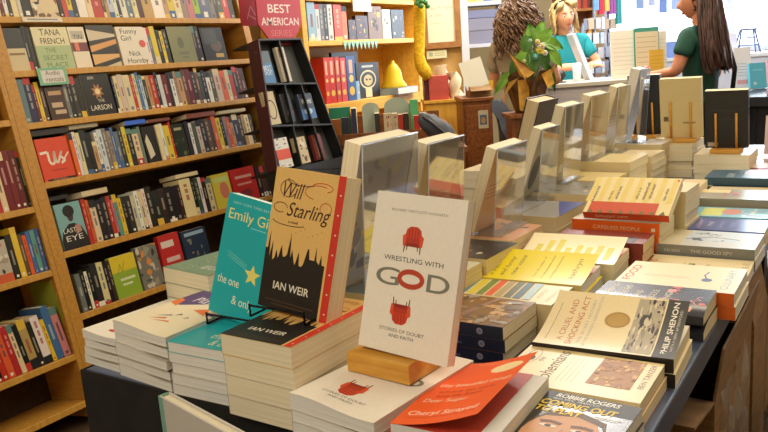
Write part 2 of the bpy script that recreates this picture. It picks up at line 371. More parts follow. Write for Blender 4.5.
def spine_mesh(w_, h, d, c, style, rg):
    m = MB(); cv = paint(c, .4); pg = rg.choice([PAGE, PAGEW, PAGEO, PAGEY]); ct = .001
    m.box((0, 0, -d), (ct, h, 0), cv); m.box((w_-ct, 0, -d), (w_, h, 0), cv); m.box((0, 0, -ct), (w_, h, 0), cv)
    m.box((ct, .001, -d+.001), (w_-ct, h-.002, -ct), pg)
    fn = lambda x, y, z: (x, y, z)
    lum = sum(c)/3; ink = (236, 226, 200) if lum < 120 else rg.choice([(40, 34, 32), (150, 40, 34), (40, 60, 110)])
    ink = tuple(int(.55*i+.45*j) for i, j in zip(ink, c)); a = []
    if style != 'n':
        k = rg.random(); y0 = rg.uniform(.3, .45)*h
        if k < .3: a.append(('r', .36*w_, y0, .64*w_, y0+rg.uniform(.2, .4)*h, ink))
        elif k < .8:
            y = y0
            while y < .85*h: l = rg.uniform(.012, .03); a.append(('r', .36*w_, y, .64*w_, min(y+l, .9*h), ink)); y += l+.008
        if rg.random() < .3: a.append(('r', 0, 0, w_, rg.uniform(.07, .2)*h, rg.choice([(190, 50, 40), (225, 205, 160), (30, 30, 34), (60, 100, 150), (220, 180, 60), (235, 230, 215)])))
        if rg.random() < .35: a.append(('r', 0, h*rg.uniform(.8, .9), w_, h, rg.choice([(190, 50, 40), (225, 205, 160), (30, 30, 34), (90, 130, 120), (220, 180, 60)])))
        if rg.random() < .6: a.append(('r', .3*w_, .04*h, .7*w_, .04*h+.4*w_, ink if rg.random() < .5 else (235, 230, 215)))
    prints(m, a, 0, fn); return m
SHN = {}
def put_spine(s0, s1, t, h, c, place, style='', lean=0, rg=random, d=.105, out=-.012, XF=None, group=None, hd='spine'):
    n = SHN[place] = SHN.get(place, 0)+1; w_ = s1-s0-.0006
    X = (XF or FR)(s0, t+.0012+max(0, -sin(lean))*w_, out) @ Mx.Rotation(lean, 4, 'Z')
    sz = 'slim ' if w_ < .017 else 'thick ' if w_ > .03 else ''
    o = spine_mesh(w_, h, d, c, style, rg).build('book', None, X)
    tag(o, '%s%s book, %s from left on the %s' % (sz, cname(c), ordn(n), place), 'book', group or 'books on the '+place)
def put_face(s0, s1, t, h, c, art, place, desc, th=.025, spine=None, lean=0, out=-.01, tip=0, XF=None, page=None):
    SHN[place] = SHN.get(place, 0)+1
    X = (XF or FR)(s0, t+.0005, out-th) @ Mx.Rotation(tip, 4, 'X') @ Mx.Rotation(lean, 4, 'Z')
    a = art(s1-s0, h) if art else []
    return make_book('book', desc, 'book', s1-s0, h, th, c, page, a, spine=spine, X=X, group='books on the '+place)
def shelf_s(px, t): return bis(lambda s: proj(LP0+V((0, s, 0))+LUP*t)[0], px, .3, 3.4)
K = dict(k=(24, 21, 21), K=(42, 36, 34), w=(232, 226, 212), c=(224, 206, 160), r=(190, 46, 36), R=(112, 26, 28), o=(224, 98, 40), y=(226, 194, 50), n=(108, 70, 44), N=(70, 44, 30), t=(190, 150, 98), g=(120, 122, 118), G=(60, 82, 60), b=(70, 104, 160), B=(34, 44, 78), l=(168, 200, 60), s=(96, 116, 130), S=(196, 206, 214), e=(92, 150, 146), p=(206, 120, 126), m=(150, 130, 116), q=(206, 196, 176), L=(140, 142, 92), x=(84, 74, 66))
def row(t, place, spec, h, seed, depth=.105):
    """spec: 'px colour height%' runs: list of (px_end, key[, rel_h]); a None colour leaves a gap"""
    rg = random.Random(seed); px = spec[0]; rl = R(rg.uniform(-1.2, -.2))
    for it in spec[1:]:
        e, k = it[0], it[1]; hh = h*(it[2] if len(it) > 2 else rg.uniform(.9, 1.04))
        if k: put_spine(shelf_s(px, t), shelf_s(e, t), t, hh, tuple(min(255, max(8, v+rg.randint(-8, 8))) for v in K[k]), place, lean=rl, rg=rg, d=depth)
        px = e
P0, P1, P2, P3, P4, P5 = ['%s shelf of the tall bookcase' % q for q in ('top', 'second', 'third', 'fourth', 'fifth', 'lowest')]
def fo(px0, px1, i, h, c, art, place, desc, **k): put_face(shelf_s(px0, TS[i]), shelf_s(px1, TS[i]), TS[i], h, c, art, place, desc, **k)
# top shelf (only its lower half is in view)
row(TS[0], P0, [0, (4, 'c'), (8, 'R'), (12, 'w'), (16, 'N'), (22, 'c'), (26, 'q'), (36, 'k')], .165, 1)
fo(36, 62, 0, .165, (214, 190, 150), lambda w, h: [('mess', 0, 0, w, h, [(178, 40, 34), (232, 224, 205), (40, 34, 34), (120, 90, 60)], 22, 3), ('e', .62*w, .3*h, .32*w, .2*h, (222, 200, 158))], P0, 'red, white and cream patterned cover facing out on the top shelf of the tall bookcase')
row(TS[0], P0, [63, (67, 'k'), (72, 'r'), (77, 'y'), (82, 'k'), (91, 'w'), (97, 'c'), (107, 'r'), (110, 'n'), (113, 't'), (118, 'S'), (122, 'w'), (125, 'B'), (131, 'w'), (137, 's'), (142, 'c'), (147, 'N'), (157, 't'), (168, 'w'), (173, 't'), (179, 'y'), (186, 'c'), (192, 'm'), (198, 'p'), (204, 'l'), (214, 's'), (219, 'g'), (222, 'N'), (227, 'G'), (233, 'r'), (238, 'K')], .17, 2)
# second shelf
fo(14, 33, 1, .085, (206, 186, 140), lambda w, h: [('r', .1*w, .7*h, .9*w, .8*h, (140, 110, 70))], P1, 'short cream book below a black one at the left end of the second shelf', th=.06)
o = put_face(shelf_s(11, TS[1]), shelf_s(33, TS[1]), TS[1]+.086, .075, (26, 22, 22), None, P1, 'black book lying on a short cream one, second shelf of the tall bookcase', th=.06)
row(TS[1], P1, [33, (37, 'k', 1.02), (41, 'K', 1.0)], .165, 4)
def art_tana(w, h): return [('r', 0, 0, w, .56*h, (176, 190, 140)), ('t', 'TANA', .5*w, .80*h, .22*h, (40, 44, 34), {'w': .72*w*.8}), ('t', 'FRENCH', .52*w, .6*h, .2*h, (40, 44, 34), {'w': .84*w*.8}), ('t', 'THE', .4*w, .4*h, .16*h, (110, 140, 90), {'w': .3*w}), ('t', 'SECRET', .5*w, .22*h, .16*h, (110, 140, 90), {'w': .7*w}), ('t', 'PLACE', .5*w, .05*h, .16*h, (110, 140, 90), {'w': .6*w})]
fo(43, 78, 1, .165, (222, 208, 164), art_tana, P1, 'cream and green cover with large black capitals facing out, second shelf', th=.035, spine=(228, 214, 180))
fo(79, 95, 1, .165, (232, 216, 190), lambda w, h: [('r', 0, .4*h, w, .62*h, (120, 50, 56)), ('r', .2*w, .42*h, .45*w, .62*h, (225, 120, 90)), ('r', .1*w, .7*h, .9*w, .9*h, (190, 180, 160)), ('t', 'TIN', .5*w, .7*h, .16*h, (60, 60, 60))], P1, 'cream cover with a dark red band facing out on second shelf')
fo(97, 124, 1, .172, (30, 26, 24), lambda w, h: [('p', [(0, .62*h), (w, .72*h), (w, .78*h), (0, .9*h)], (212, 196, 168)), ('p', [(0, .35*h), (w, .55*h), (w, .66*h), (0, .5*h)], (222, 160, 90)), ('p', [(0, .05*h), (w, .22*h), (w, .3*h), (0, .3*h)], (226, 176, 110)), ('p', [(.4*w, 0), (w, .0), (w, .12*h)], (205, 190, 160))], P1, 'black cover with jagged orange and cream stripes facing out, second shelf')
fo(126, 153, 1, .165, (232, 222, 206), lambda w, h: [('t', 'Funny', .45*w, .82*h, .19*h, (44, 44, 48), {'w': .6*w}), ('t', 'Girl', .3*w, .64*h, .19*h, (44, 44, 48), {'w': .36*w}), ('t', 'Nick', .5*w, .24*h, .19*h, (44, 44, 48), {'w': .42*w}), ('t', 'Hornby', .55*w, .05*h, .19*h, (44, 44, 48), {'w': .75*w}), ('e', .85*w, .55*h, .12*w, .1*h, (214, 90, 80))], P1, 'white cover with black lettering and a red spot facing out on second shelf', spine=(206, 190, 160))
row(TS[1], P1, [153, (156, 'w'), (159, 's'), (164, 'y'), (168, 'k'), (171, 'y'), (175, 'K')], .16, 5)
fo(176, 200, 1, .165, (136, 136, 96), lambda w, h: [('e', .45*w, .55*h, .12*w, .16*h, (96, 98, 70)), ('r', .3*w, .22*h, .7*w, .3*h, (110, 112, 80)), ('r', .4*w, .12*h, .65*w, .17*h, (110, 112, 80))], P1, 'olive green cover facing out on the second shelf of the tall bookcase', th=.035, spine=(24, 22, 22))
row(TS[1], P1, [200, (203, 'k'), (207, 'K')], .165, 6)
fo(208, 230, 1, .16, (40, 40, 38), lambda w, h: [('e', .6*w, .45*h, .25*w, .18*h, (92, 70, 56)), ('r', .5*w, .1*h, .85*w, .22*h, (190, 150, 60)), ('r', .1*w, .5*h, .7*w, .95*h, (62, 64, 60))], P1, 'dark grey cover with small gold title facing out, second shelf')
# third shelf
row(TS[2], P2, [28, (35, 's', 1.06), (42, 'B', 1.08), (45, 'R'), (49, 'y'), (53, 'N')], .155, 7)
fo(54, 72, 2, .16, (70, 44, 30), lambda w, h: [('r', .15*w, .6*h, .85*w, .7*h, (190, 150, 110)), ('r', .2*w, .3*h, .8*w, .42*h, (200, 170, 140)), ('r', .3*w, .14*h, .9*w, .24*h, (200, 170, 140))], P2, 'dark brown cover with pale title lines facing out, third shelf')
row(TS[2], P2, [72, (76, 'g'), (80, 'k', 1.05), (85, 'K', 1.06), (90, 'k', 1.0)], .155, 8)
fo(91, 119, 2, .175, (24, 22, 22), lambda w, h: [('p', [(.5*w+.22*w*(.55+.45*(i % 2))*cos(i*pi/8), .55*h+.2*h*(.55+.45*(i % 2))*sin(i*pi/8)) for i in range(16)], (176, 120, 70)), ('e', .5*w, .55*h, .09*w, .07*h, (240, 214, 160)), ('t', 'ERIK', .38*w, .84*h, .09*h, (226, 214, 190)), ('t', 'LARSON', .5*w, .12*h, .17*h, (236, 226, 205), {'w': .72*w}), ('t', 'THE', .55*w, .3*h, .1*h, (226, 214, 190))], P2, 'black cover with an orange burst and LARSON in white, third shelf', th=.03, spine=(190, 176, 140))
row(TS[2], P2, [121, (123, 'B'), (127, 'c'), (132, 'q'), (139, 'c'), (142, 'r'), (145, 'c'), (148, 'b'), (151, 'S'), (154, 'K'), (158, 't'), (163, 'r'), (166, 'k'), (170, 'S'), (175, 'R'), (178, 'k'), (182, 'w'), (185, 'm'), (190, 't'), (194, 'n'), (199, 'R'), (203, 'K'), (206, 'n'), (209, 'G'), (213, 'k'), (217, 'w'), (221, 'x'), (227, 'q'), (232, 'o'), (236, 'c'), (240, 'r'), (244, 'k'), (247, 'R'), (251, 'N')], .16, 9)
# fourth shelf
fo(47, 78, 3, .163, (222, 76, 46), lambda w, h: [('l', [(.06*w, .66*h), (.3*w, .68*h), (.3*w, .45*h), (.36*w, .38*h), (.46*w, .42*h), (.5*w, .68*h), (.5*w, .45*h), (.56*w, .4*h)], .07*w, (238, 226, 208)), ('l', [(.56*w, .4*h), (.74*w, .66*h), (.66*w, .56*h), (.8*w, .44*h), (.66*w, .38*h)], .06*w, (238, 226, 208)), ('l', [(.66*w, .38*h), (.95*w, .62*h)], .04*w, (238, 226, 208)), ('r', .3*w, .22*h, .8*w, .26*h, (190, 60, 38)), ('r', .1*w, 0, w, .05*h, (30, 24, 24)), ('t', 'DAVID NICHOLLS', .5*w, .01*h, .045*h, (230, 160, 130))], P3, 'orange cover with a white handwritten Us facing out, fourth shelf', th=.035)
row(TS[3], P3, [80, (84, 'o', 1.02), (87, 'w', 1.05), (91, 'c', 1.02), (97, 'k', 1.06), (101, 'k'), (105, 't', .75), (108, 'w'), (113, 'S'), (117, 'g'), (121, 'm'), (124, 'b'), (128, 's'), (132, 'K'), (136, 'y'), (141, 'k'), (147, 'c'), (150, 'g')], .165, 10)
fo(151, 164, 3, .155, (26, 24, 24), lambda w, h: [('p', [(.2*w, .1*h), (.6*w, .2*h), (.5*w, .5*h), (.3*w, .8*h), (.1*w, .6*h)], (214, 206, 180))], P3, 'black cover with a pale figure facing out on the fourth shelf')
row(TS[3], P3, [165, (169, 'c'), (172, 'w'), (178, 'y'), (180, 'r')], .16, 11)
fo(180, 192, 3, .15, (34, 40, 26), lambda w, h: [('mess', 0, 0, w, h*.6, [(70, 92, 44), (90, 110, 60), (40, 50, 30)], 10, 5), ('r', .2*w, .8*h, .8*w, .88*h, (180, 170, 130))], P3, 'dark green leafy cover facing out on the fourth shelf')
row(TS[3], P3, [193, (197, 'k'), (200, 'w'), (204, 'x'), (208, 'q'), (213, 'K'), (217, 'n'), (220, 'N'), (224, 'o'), (228, 'y'), (231, 'k'), (234, 'm'), (237, 'o'), (240, 't'), (245, 'B'), (249, 'N'), (252, 't'), (256, 'c'), (259, 'k')], .155, 12)
def on_top(px0, px1, i, z, c, hh, desc, place):
    s0, s1 = shelf_s(px0, TS[i]), shelf_s(px1, TS[i]); m = MB(); cv = paint(c)
    m.box((0, 0, -.11), (s1-s0, .001, 0), cv); m.box((0, hh-.001, -.11), (s1-s0, hh, 0), cv); m.box((0, 0, -.001), (s1-s0, hh, 0), cv); m.box((.001, .001, -.109), (s1-s0-.001, hh-.001, -.001), PAGE)
    tag(m.build('book', None, FR(s0, TS[i]+z, -.014)), desc, 'book', 'books lying across the rows of the tall bookcase')
on_top(48, 82, 3, .176, (40, 36, 36), .022, 'black book lying flat across the orange cover on the fourth shelf', P3)
on_top(84, 112, 3, .184, (176, 166, 140), .02, 'greyish cream book lying on the row right of the orange cover', P3)
on_top(138, 158, 3, .172, (54, 108, 226), .018, 'bright blue book lying on top of the fourth shelf row', P3)
on_top(160, 182, 3, .17, (120, 62, 44), .014, 'reddish brown slim book lying on the row right of the bright blue one', P3)
on_top(198, 226, 3, .166, (140, 70, 44), .022, 'brown book lying on the row near the right of the fourth shelf', P3)
on_top(230, 256, 3, .166, (206, 190, 150), .016, 'cream book lying on the row at the right end of the fourth shelf', P3)
# fifth shelf
fo(67, 92, 4, .178, (130, 176, 178), lambda w, h: [('p', [(0, 0), (w, 0), (w, .2*h), (.85*w, .45*h), (.6*w, .55*h), (.4*w, .55*h), (.1*w, .4*h), (0, .2*h)], (34, 28, 28)), ('e', .52*w, .72*h, .12*w, .13*h, (70, 44, 36)), ('e', .5*w, .82*h, .22*w, .13*h, (30, 24, 24)), ('p', [(.6*w, .3*h), (.85*w, .35*h), (.8*w, .5*h), (.62*w, .5*h)], (190, 140, 120)), ('t', 'LAST', .38*w, .36*h, .14*h, (238, 230, 214), {'w': .5*w}), ('t', 'EYE', .5*w, .18*h, .17*h, (238, 230, 214), {'w': .66*w})], P4, 'pale teal cover with a dark haired figure facing out, fifth shelf', th=.03)
row(TS[4], P4, [93, (97, 'r', 1.08), (100, 'o', 1.04), (106, 'c', 1.02), (112, 'k'), (117, 'K'), (121, 'r'), (123, 'p'), (127, 'e'), (131, 'y'), (135, 'k'), (140, 'K'), (144, 'q'), (148, 'w'), (152, 'c'), (155, 'w'), (161, 'k'), (167, 'k'), (173, 'K'), (180, 'k'), (186, 'k'), (189, 'N'), (200, 'c'), (203, 'k'), (207, 'G'), (210, 'w'), (214, 'K'), (219, 'c')], .165, 13)
fo(220, 237, 4, .16, (214, 196, 70), lambda w, h: [('e', .6*w, .5*h, .25*w, .25*h, (210, 120, 90)), ('r', .1*w, .75*h, .9*w, .9*h, (200, 214, 120))], P4, 'yellow cover with a pinkish patch facing out, fifth shelf')
fo(239, 262, 4, .165, (196, 44, 40), lambda w, h: [('r', .15*w, .7*h, .85*w, .78*h, (225, 170, 150)), ('r', .2*w, .5*h, .8*w, .56*h, (225, 150, 130)), ('e', .5*w, .25*h, .25*w, .12*h, (140, 40, 40))], P4, 'bright red cover facing out at the right end of the fifth shelf')
row(TS[4], P4, [263, (267, 'k'), (271, 'N'), (275, 'K')], .16, 14)
on_top(97, 122, 4, .186, (216, 198, 160), .022, 'cream book lying on the row near the left of the fifth shelf', P4)
on_top(60, 84, 4, .196, (34, 30, 30), .016, 'black book lying above the pale teal cover on the fifth shelf', P4)
on_top(188, 210, 4, .178, (222, 206, 160), .018, 'pale cream book lying on the row in the middle of the fifth shelf', P4)
# lowest shelf
row(TS[5], P5, [86, (91, 'g'), (95, 'k', .95), (98, 'w', .9), (102, 'k', .94), (108, 'K'), (114, 'c'), (118, 'k'), (121, 'N')], .165, 15)
fo(121, 145, 5, .17, (150, 180, 60), lambda w, h: [('r', 0, .62*h, w, h, (226, 200, 50)), ('l', [(.2*w, .55*h), (.35*w, .8*h), (.4*w, .6*h), (.55*w, .85*h)], .02*w, (120, 150, 50)), ('r', .25*w, .4*h, .85*w, .46*h, (224, 232, 190)), ('r', .3*w, .28*h, .7*w, .33*h, (224, 232, 190))], P5, 'yellow and green cover facing out on the lowest shelf')
fo(147, 167, 5, .18, (124, 122, 112), lambda w, h: [('mess', 0, 0, w, h, [(160, 150, 130), (80, 86, 80), (220, 140, 70), (210, 200, 180), (60, 60, 56)], 26, 8)], P5, 'grey photo collage cover facing out on the lowest shelf')
fo(170, 190, 5, .20, (196, 46, 44), lambda w, h: [('r', .1*w, .72*h, .7*w, .86*h, (230, 210, 200)), ('r', .2*w, .4*h, .85*w, .5*h, (225, 190, 180))], P5, 'bright red cover facing out on the lowest shelf, above the book piles')
fo(193, 216, 5, .19, (44, 58, 82), lambda w, h: [('mess', .15*w, .2*h, .85*w, .8*h, [(130, 130, 110), (70, 90, 110), (180, 160, 120)], 12, 9), ('r', .1*w, .86*h, .9*w, .94*h, (150, 180, 200))], P5, 'dark blue picture cover facing out on the lowest shelf')
# left bookcase
Q1, Q2, Q3 = ['%s visible shelf of the left bookcase' % q for q in ('upper', 'middle', 'lower')]
def rowl(t, place, spec, h, seed, lean=0):
    rg = random.Random(seed); px = spec[0]
    for e, k, rh in spec[1:]:
        if e <= 0: px = e; continue
        put_spine(shelf_s(px, t), shelf_s(e, t), t, h*rh, tuple(min(255, max(8, v+rg.randint(-8, 8))) for v in K[k]), place, lean=lean, rg=rg, d=.14); px = e
rowl(TLB[1], 'highest shelf of the left bookcase', [-30, (-22, 'n', 1), (-14, 'r', .9), (-6, 'c', .9), (2, 'y', .6)], .17, 20)
rowl(TLB[2], Q1, [-24, (-14, 'c', .9), (-6, 'q', .85), (0, 'S', .7), (6, 'r', .9), (12, 'c', .9), (19, 'R', 1.02), (25, 'R', 1.03), (31, 'R', 1.02), (35, 'k', .98), (39.5, 'y', .96)], .21, 21)
put_face(shelf_s(-14, TLB[3]), shelf_s(17, TLB[3]), TLB[3], .15, (190, 180, 160), lambda w, h: [('mess', 0, .2*h, w, h, [(170, 150, 130), (90, 80, 80), (220, 210, 190), (200, 120, 90), (60, 56, 60)], 26, 11), ('r', 0, 0, w, .2*h, (206, 92, 50))], Q2, 'photo cover with an orange bottom band at the left edge of the picture')
rowl(TLB[3], Q2, [18, (24, 'K', .95), (30, 'y', 1.08), (34, 'n', .9), (38, 'o', .86), (42, 'b', .92), (47, 'e', .93), (51, 'b', .94), (54, 'N', .9)], .17, 22)
rowl(TLB[4], Q3, [-14, (-8, 'r', .95), (0, 'R', .9), (6, 'k', .6), (12, 'r', 1.0), (19, 'o', 1.08), (25, 'r', 1.06), (30, 'c', 1.06), (35, 'k', 1.02), (43, 't', 1.08), (48, 'K', .98), (56, 'w', 1.06), (60, 'y', .94), (67, 'b', 1.2), (74, 'p', 1.12)], .17, 23, lean=R(5))
put_spine(shelf_s(75.5, TLB[4]), shelf_s(80.5, TLB[4]), TLB[4], .285, (170, 176, 60), Q3, lean=R(1), d=.16)
# shelf signs
s0, s1 = shelf_s(21, TS[0]), shelf_s(61, TS[0])
X = FR(s0, TS[0]-.021, .0015); m = MB().box((0, 0, 0), (s1-s0, .018, .001), paint((222, 212, 190))); m.box((.02, .007, .001), (s1-s0-.02, .012, .0013), paint((150, 140, 130)))
tag(m.build('shelf_label', None, X), 'white paper strip label stuck on the edge of the top shelf', 'label')
X = FR(shelf_s(35.5, TS[1]), TS[1]-.062, .004); m = MB(); W_, H_ = .125, .066
m.box((0, 0, 0), (W_, H_, .0015), paint((120, 178, 140))); prints(m, [('r', .014, .009, W_-.014, H_-.009, (214, 208, 196)), ('t', 'Audio', W_/2, .038, .026, (120, 90, 76), {'w': .062}), ('t', 'rentals', W_/2+.004, .013, .026, (120, 90, 76), {'w': .074})], .0015, lambda x, y, z: (x, y, z))
tag(m.build('shelf_sign', None, X), 'green bordered Audio rentals sign hanging on the second shelf edge', 'sign')
#@@TABLE
# ================================================================== the long book table
TZ = .75; TX0, TX1, TY0, TY1 = -1.21, -.24, .795, 4.0
t = thing('display_table', 'long dark display table covered with piles of books', 'table', TR(-.745, 2.4, 0)); D_ = Mx.Translation((.745, -2.4, 0))
MB().box((TX0, TY0, .70), (TX1, TY1, TZ), TABLE, D_).build('tabletop', t, bevel=.004)
m = MB()
for a, b in (((TX0-.006, TY0-.006, .0), (TX0-.001, TY1-.04, .7495)), ((TX0-.001, TY0-.006, 0), (-.30, TY0-.001, .7495))): m.box(a, b, BLACKC, D_)
m.build('skirt', t)
MB().box((-.62, TY0+.02, .14), (-.60, TY1-.05, .70), BLACKC, D_).build('panel', t)
MB().box((-.60, TY0+.02, .10), (-.26, TY1-.05, .14), paint((52, 40, 30)), D_).build('lower_shelf', t)
for x, y in ((-.30, TY0+.05), (-.30, 2.3), (-.30, TY1-.1)): MB().box((x, y, 0), (x+.04, y+.05, .70), paint((26, 24, 24)), D_).build('leg', t)
for q in (.5395,): MB().box((TX0+.1, TY0-.23, q), (-.5, TY0-.008, q+.02), paint((26, 24, 24)), D_).build('front_ledge', t)
for x in (TX0+.12, -.56): MB().box((x, TY0-.2, 0), (x+.03, TY0-.17, .5395), paint((26, 24, 24)), D_).build('ledge_leg', t)

def bk(w, h, t, cover, art=None, **k):
    def mk(X, lab, grp): return make_book('paperback_book' if not k.get('hard') else 'hardcover_book', lab, 'book', w, h, t, cover, art=art(w, h) if art else [], X=X, group=grp, **k)
    return mk
WH_ = (236, 230, 216)
def rz_pile(desc, n, tz, th, bl, rz, w, h, cover, art=None, where='', lowk=None, jig=.003, **k):
    """bl: world xy of the tail-spine corner of the top copy"""
    lc = k.pop('lc', None); mk = bk(w, h, th, cover, art, **k); k2 = dict(k); k2.pop('lift', None); k2.pop('cw', None); k2.pop('fly', None);
    low = bk(w, h, th, lc or cover, None, **k2) if n > 1 else None
    return pile2(desc, n, tz, th, bl[0], bl[1], rz, mk, low, where, 'copies in the pile '+where if n > 1 else None, jig)
# ---- front row, spines to the left, tails to the camera
def wv(ax, kx, ph): return lambda x, y: ax*sin(kx*x+ph)*max(0, 1-y/.12)
def art_A(w, h): return [('e', .5*w, .13*h, .10*w, .022*h, (196, 50, 46)), ('e', .58*w, .22*h, .05*w, .012*h, (120, 60, 60)), ('p', [(.35*w, .2*h), (.6*w, .3*h), (.62*w, .32*h), (.34*w, .22*h)], (206, 80, 60)), ('p', [(.4*w, .38*h), (.8*w, .46*h), (.8*w, .48*h), (.4*w, .4*h)], (214, 130, 50)), ('p', [(.3*w, .52*h), (.5*w, .58*h), (.5*w, .6*h), (.3*w, .54*h)], (150, 60, 60))]
rz_pile(('cream paperback with small red marks', 'white paged paperback'), 4, .814, .016, (-1.236, .819), R(-3), .114, .205, WH_, art_A, 'at the front left table corner', page=PAGEW, warp=wv(.003, 30, 2.6), spine=(240, 236, 228), lc=(188, 180, 164))
def art_B(w, h): return [('p', [(0, .62*h), (w, .5*h), (w, h), (0, h)], (84, 66, 120)), ('p', [(0, .62*h), (.2*w, .56*h), (.12*w, .72*h), (0, .75*h)], (224, 120, 60)), ('p', [(.55*w, .555*h), (.85*w, .49*h), (.75*w, .64*h)], (224, 120, 60)), ('t', 'Playing', .55*w, .72*h, .036, (236, 228, 230), {'w': .6*w}), ('p', [(.28*w, .22*h), (.5*w, .28*h), (.48*w, .31*h)], (206, 80, 50)), ('p', [(.36*w, .2*h), (.62*w, .24*h), (.6*w, .265*h)], (222, 120, 50)), ('p', [(.3*w, .29*h), (.48*w, .36*h), (.46*w, .38*h)], (70, 66, 110)), ('p', [(.5*w, .38*h), (.58*w, .42*h), (.54*w, .44*h)], (60, 50, 60)), ('p', [(.68*w, .36*h), (.74*w, .39*h), (.71*w, .41*h)], (60, 50, 60))]
rz_pile(('cream paperback with orange birds and a purple top', 'thick white paged paperback'), 5, .85, .02, (-1.119, .803), R(-5), .149, .20, (234, 222, 190), art_B, 'second pile at the table front', page=PAGEW, warp=wv(.004, 26, 1.2), lc=(188, 180, 164))
def art_C(w, h): return [('t', 'the one', .62*w, .19*h, .03, (232, 236, 200), {'w': .42*w}), ('t', '& only', .74*w, .06*h, .03, (232, 236, 200), {'w': .38*w}), ('p', [(w*.86+.02*(.45 if i % 2 else 1)*cos(i*pi/5+.3), h*.40+.02*(.45 if i % 2 else 1)*sin(i*pi/5+.3)) for i in range(10)], (240, 222, 120))]
TEAL = (28, 172, 180)
rz_pile(('teal paperback with pale title lettering', 'teal white paged paperback'), 5, .841, .0182, (-.967, .790), R(2), .140, .20, TEAL, art_C, 'under the standing teal book', page=PAGEW, rough=.3, lc=(188, 180, 164))
GOLD = (226, 184, 110)
def art_D(w, h):
    sk = [(0, .0), (.9*w, 0), (.9*w, .42*h)]
    xs = [.88, .84, .82, .80, .76, .74, .73, .66, .64, .62, .58, .56, .52, .50, .46, .44, .40, .38, .36, .33, .30, .27, .24, .20, .17, .15, .12, .10, .07, .05, .03, 0]
    ys = [.38, .38, .45, .38, .40, .50, .40, .40, .47, .47, .36, .34, .34, .44, .34, .36, .44, .38, .55, .40, .38, .38, .46, .36, .42, .36, .34, .48, .36, .55, .42, .42]
    pts = [(0, 0), (.9*w, 0)] + [(x*w*.99, y*h) for x, y in zip(xs, ys)]
    # silhouette as strips so that it stays simple on the curved cover
    st = []
    for (xa, ya), (xb, yb) in zip(pts[2:], pts[3:]): st.append(('p', [(xb, 0), (xa, 0), (xa, ya), (xb, yb)], (30, 24, 20)))
    a = [('r', .9*w, 0, w, h, (206, 52, 36))] + [('e', .955*w, (.06+.135*i)*h, .012*w, .006*h, (240, 220, 200)) for i in range(8)]
    a += st + [('t', 'IAN WEIR', .45*w, .145*h, .0175, (240, 232, 214), {'w': .52*w, 'b': .01}), ('r', .1*w, .06*h, .8*w, .066*h, (90, 60, 40)), ('r', .2*w, .035*h, .7*w, .041*h, (90, 60, 40))]
    a += [('t', 'Will', .30*w, .795*h, .036, (70, 36, 26), {'w': .3*w, 'sh': .35}), ('t', 'Starling', .55*w, .67*h, .032, (70, 36, 26), {'w': .62*w, 'sh': .35})]
    for cx, cy, rx, ry, q0, q1, c in ((.22, .86, .12, .06, 20, 330, (80, 40, 30)), (.14, .72, .10, .035, 0, 300, (80, 40, 30)), (.66, .86, .2, .05, 60, 250, (196, 50, 36)), (.7, .9, .14, .03, -60, 170, (196, 50, 36)), (.78, .76, .08, .04, -40, 220, (196, 50, 36)), (.4, .92, .2, .03, 160, 330, (80, 40, 30)), (.3, .63, .25, .03, 180, 330, (80, 40, 30))):
        a.append(('l', [(cx*w+rx*w*cos(R(q0+(q1-q0)*i/14)), cy*h+ry*h*sin(R(q0+(q1-q0)*i/14))) for i in range(15)], .0011, c))
    a += [('e', (.35+.06*i)*w, (.545+.018*((i*5) % 4))*h, .006*w, .003*h, (60, 36, 26)) for i in range(8)] + [('t', 'a novel', .35*w, .62*h, .007, (90, 60, 40))]
    return a
rz_pile(('black and gold paperback with a red edge', 'thick cream paged paperback'), 4, .881, .0327, (-.823, .772), R(-1.5), .140, .215, GOLD, art_D, 'left of the white armchair books', page=PAGE, jig=.0015, lc=(188, 180, 164))
ARM = (206, 66, 36)
def chair_art(cx, cy, s, flip=1):
    f = flip; c2, c3 = (150, 40, 24), (110, 34, 20)
    def q(*p): return [(cx+x*s, cy+f*y*s) for x, y in p]
    a = [('p', q((-.42, .05), (-.34, .42), (-.16, .55), (.16, .55), (.34, .42), (.42, .05)), ARM), ('p', q((-.34, -.12), (.34, -.12), (.34, .08), (-.34, .08)), (186, 52, 30)),
         ('p', q((-.34, -.26), (.34, -.26), (.34, -.12), (-.34, -.12)), c2)]
    for sx in (-1, 1): a += [('p', q((sx*.5, .14), (sx*.4, .22), (sx*.32, .14), (sx*.32, -.24), (sx*.46, -.24)), (222, 82, 44)), ('p', q((sx*.4, -.24), (sx*.34, -.24), (sx*.37, -.52), (sx*.41, -.52)), c3), ('p', q((sx*.27, -.26), (sx*.22, -.26), (sx*.25, -.42), (sx*.28, -.42)), c3)]
    for x in (-.2, -.07, .07, .2): a.append(('l', q((x, .08), (x*1.15, .5)), .03*s, c2))
    return a
def art_god(w, h, up=0, s=.036):
    a = [('t', 'RICHARD WESTCOTT HOWARTH', .5*w, .885*h, .0055, (140, 130, 118), {'w': .62*w})]
    a += chair_art(.47*w, .715*h, .036) + [('t', 'WRESTLING WITH', .5*w, .575*h, .010, (60, 56, 54), {'w': .66*w}), ('t', 'G', .24*w, (.42+up)*h, .036, (126, 126, 112), {'w': .27*w, 'b': .006}), ('o', .5*w, (.475+up)*h, .15*w, .062*h, .0075, (190, 66, 40)), ('t', 'D', .80*w, (.42+up)*h, .036, (126, 126, 112), {'w': .24*w, 'b': .006})]
    a += chair_art(.43*w, .27*h, s, -1) + [('t', 'STORIES OF DOUBT', .47*w, .135*h, .007, (90, 84, 80), {'w': .5*w}), ('t', 'AND FAITH', .47*w, .10*h, .007, (90, 84, 80), {'w': .28*w})]
    return a
WG = (240, 232, 218)
bl = onZ(288.8, 394, .815); br = onZ(380, 423.7, .815)
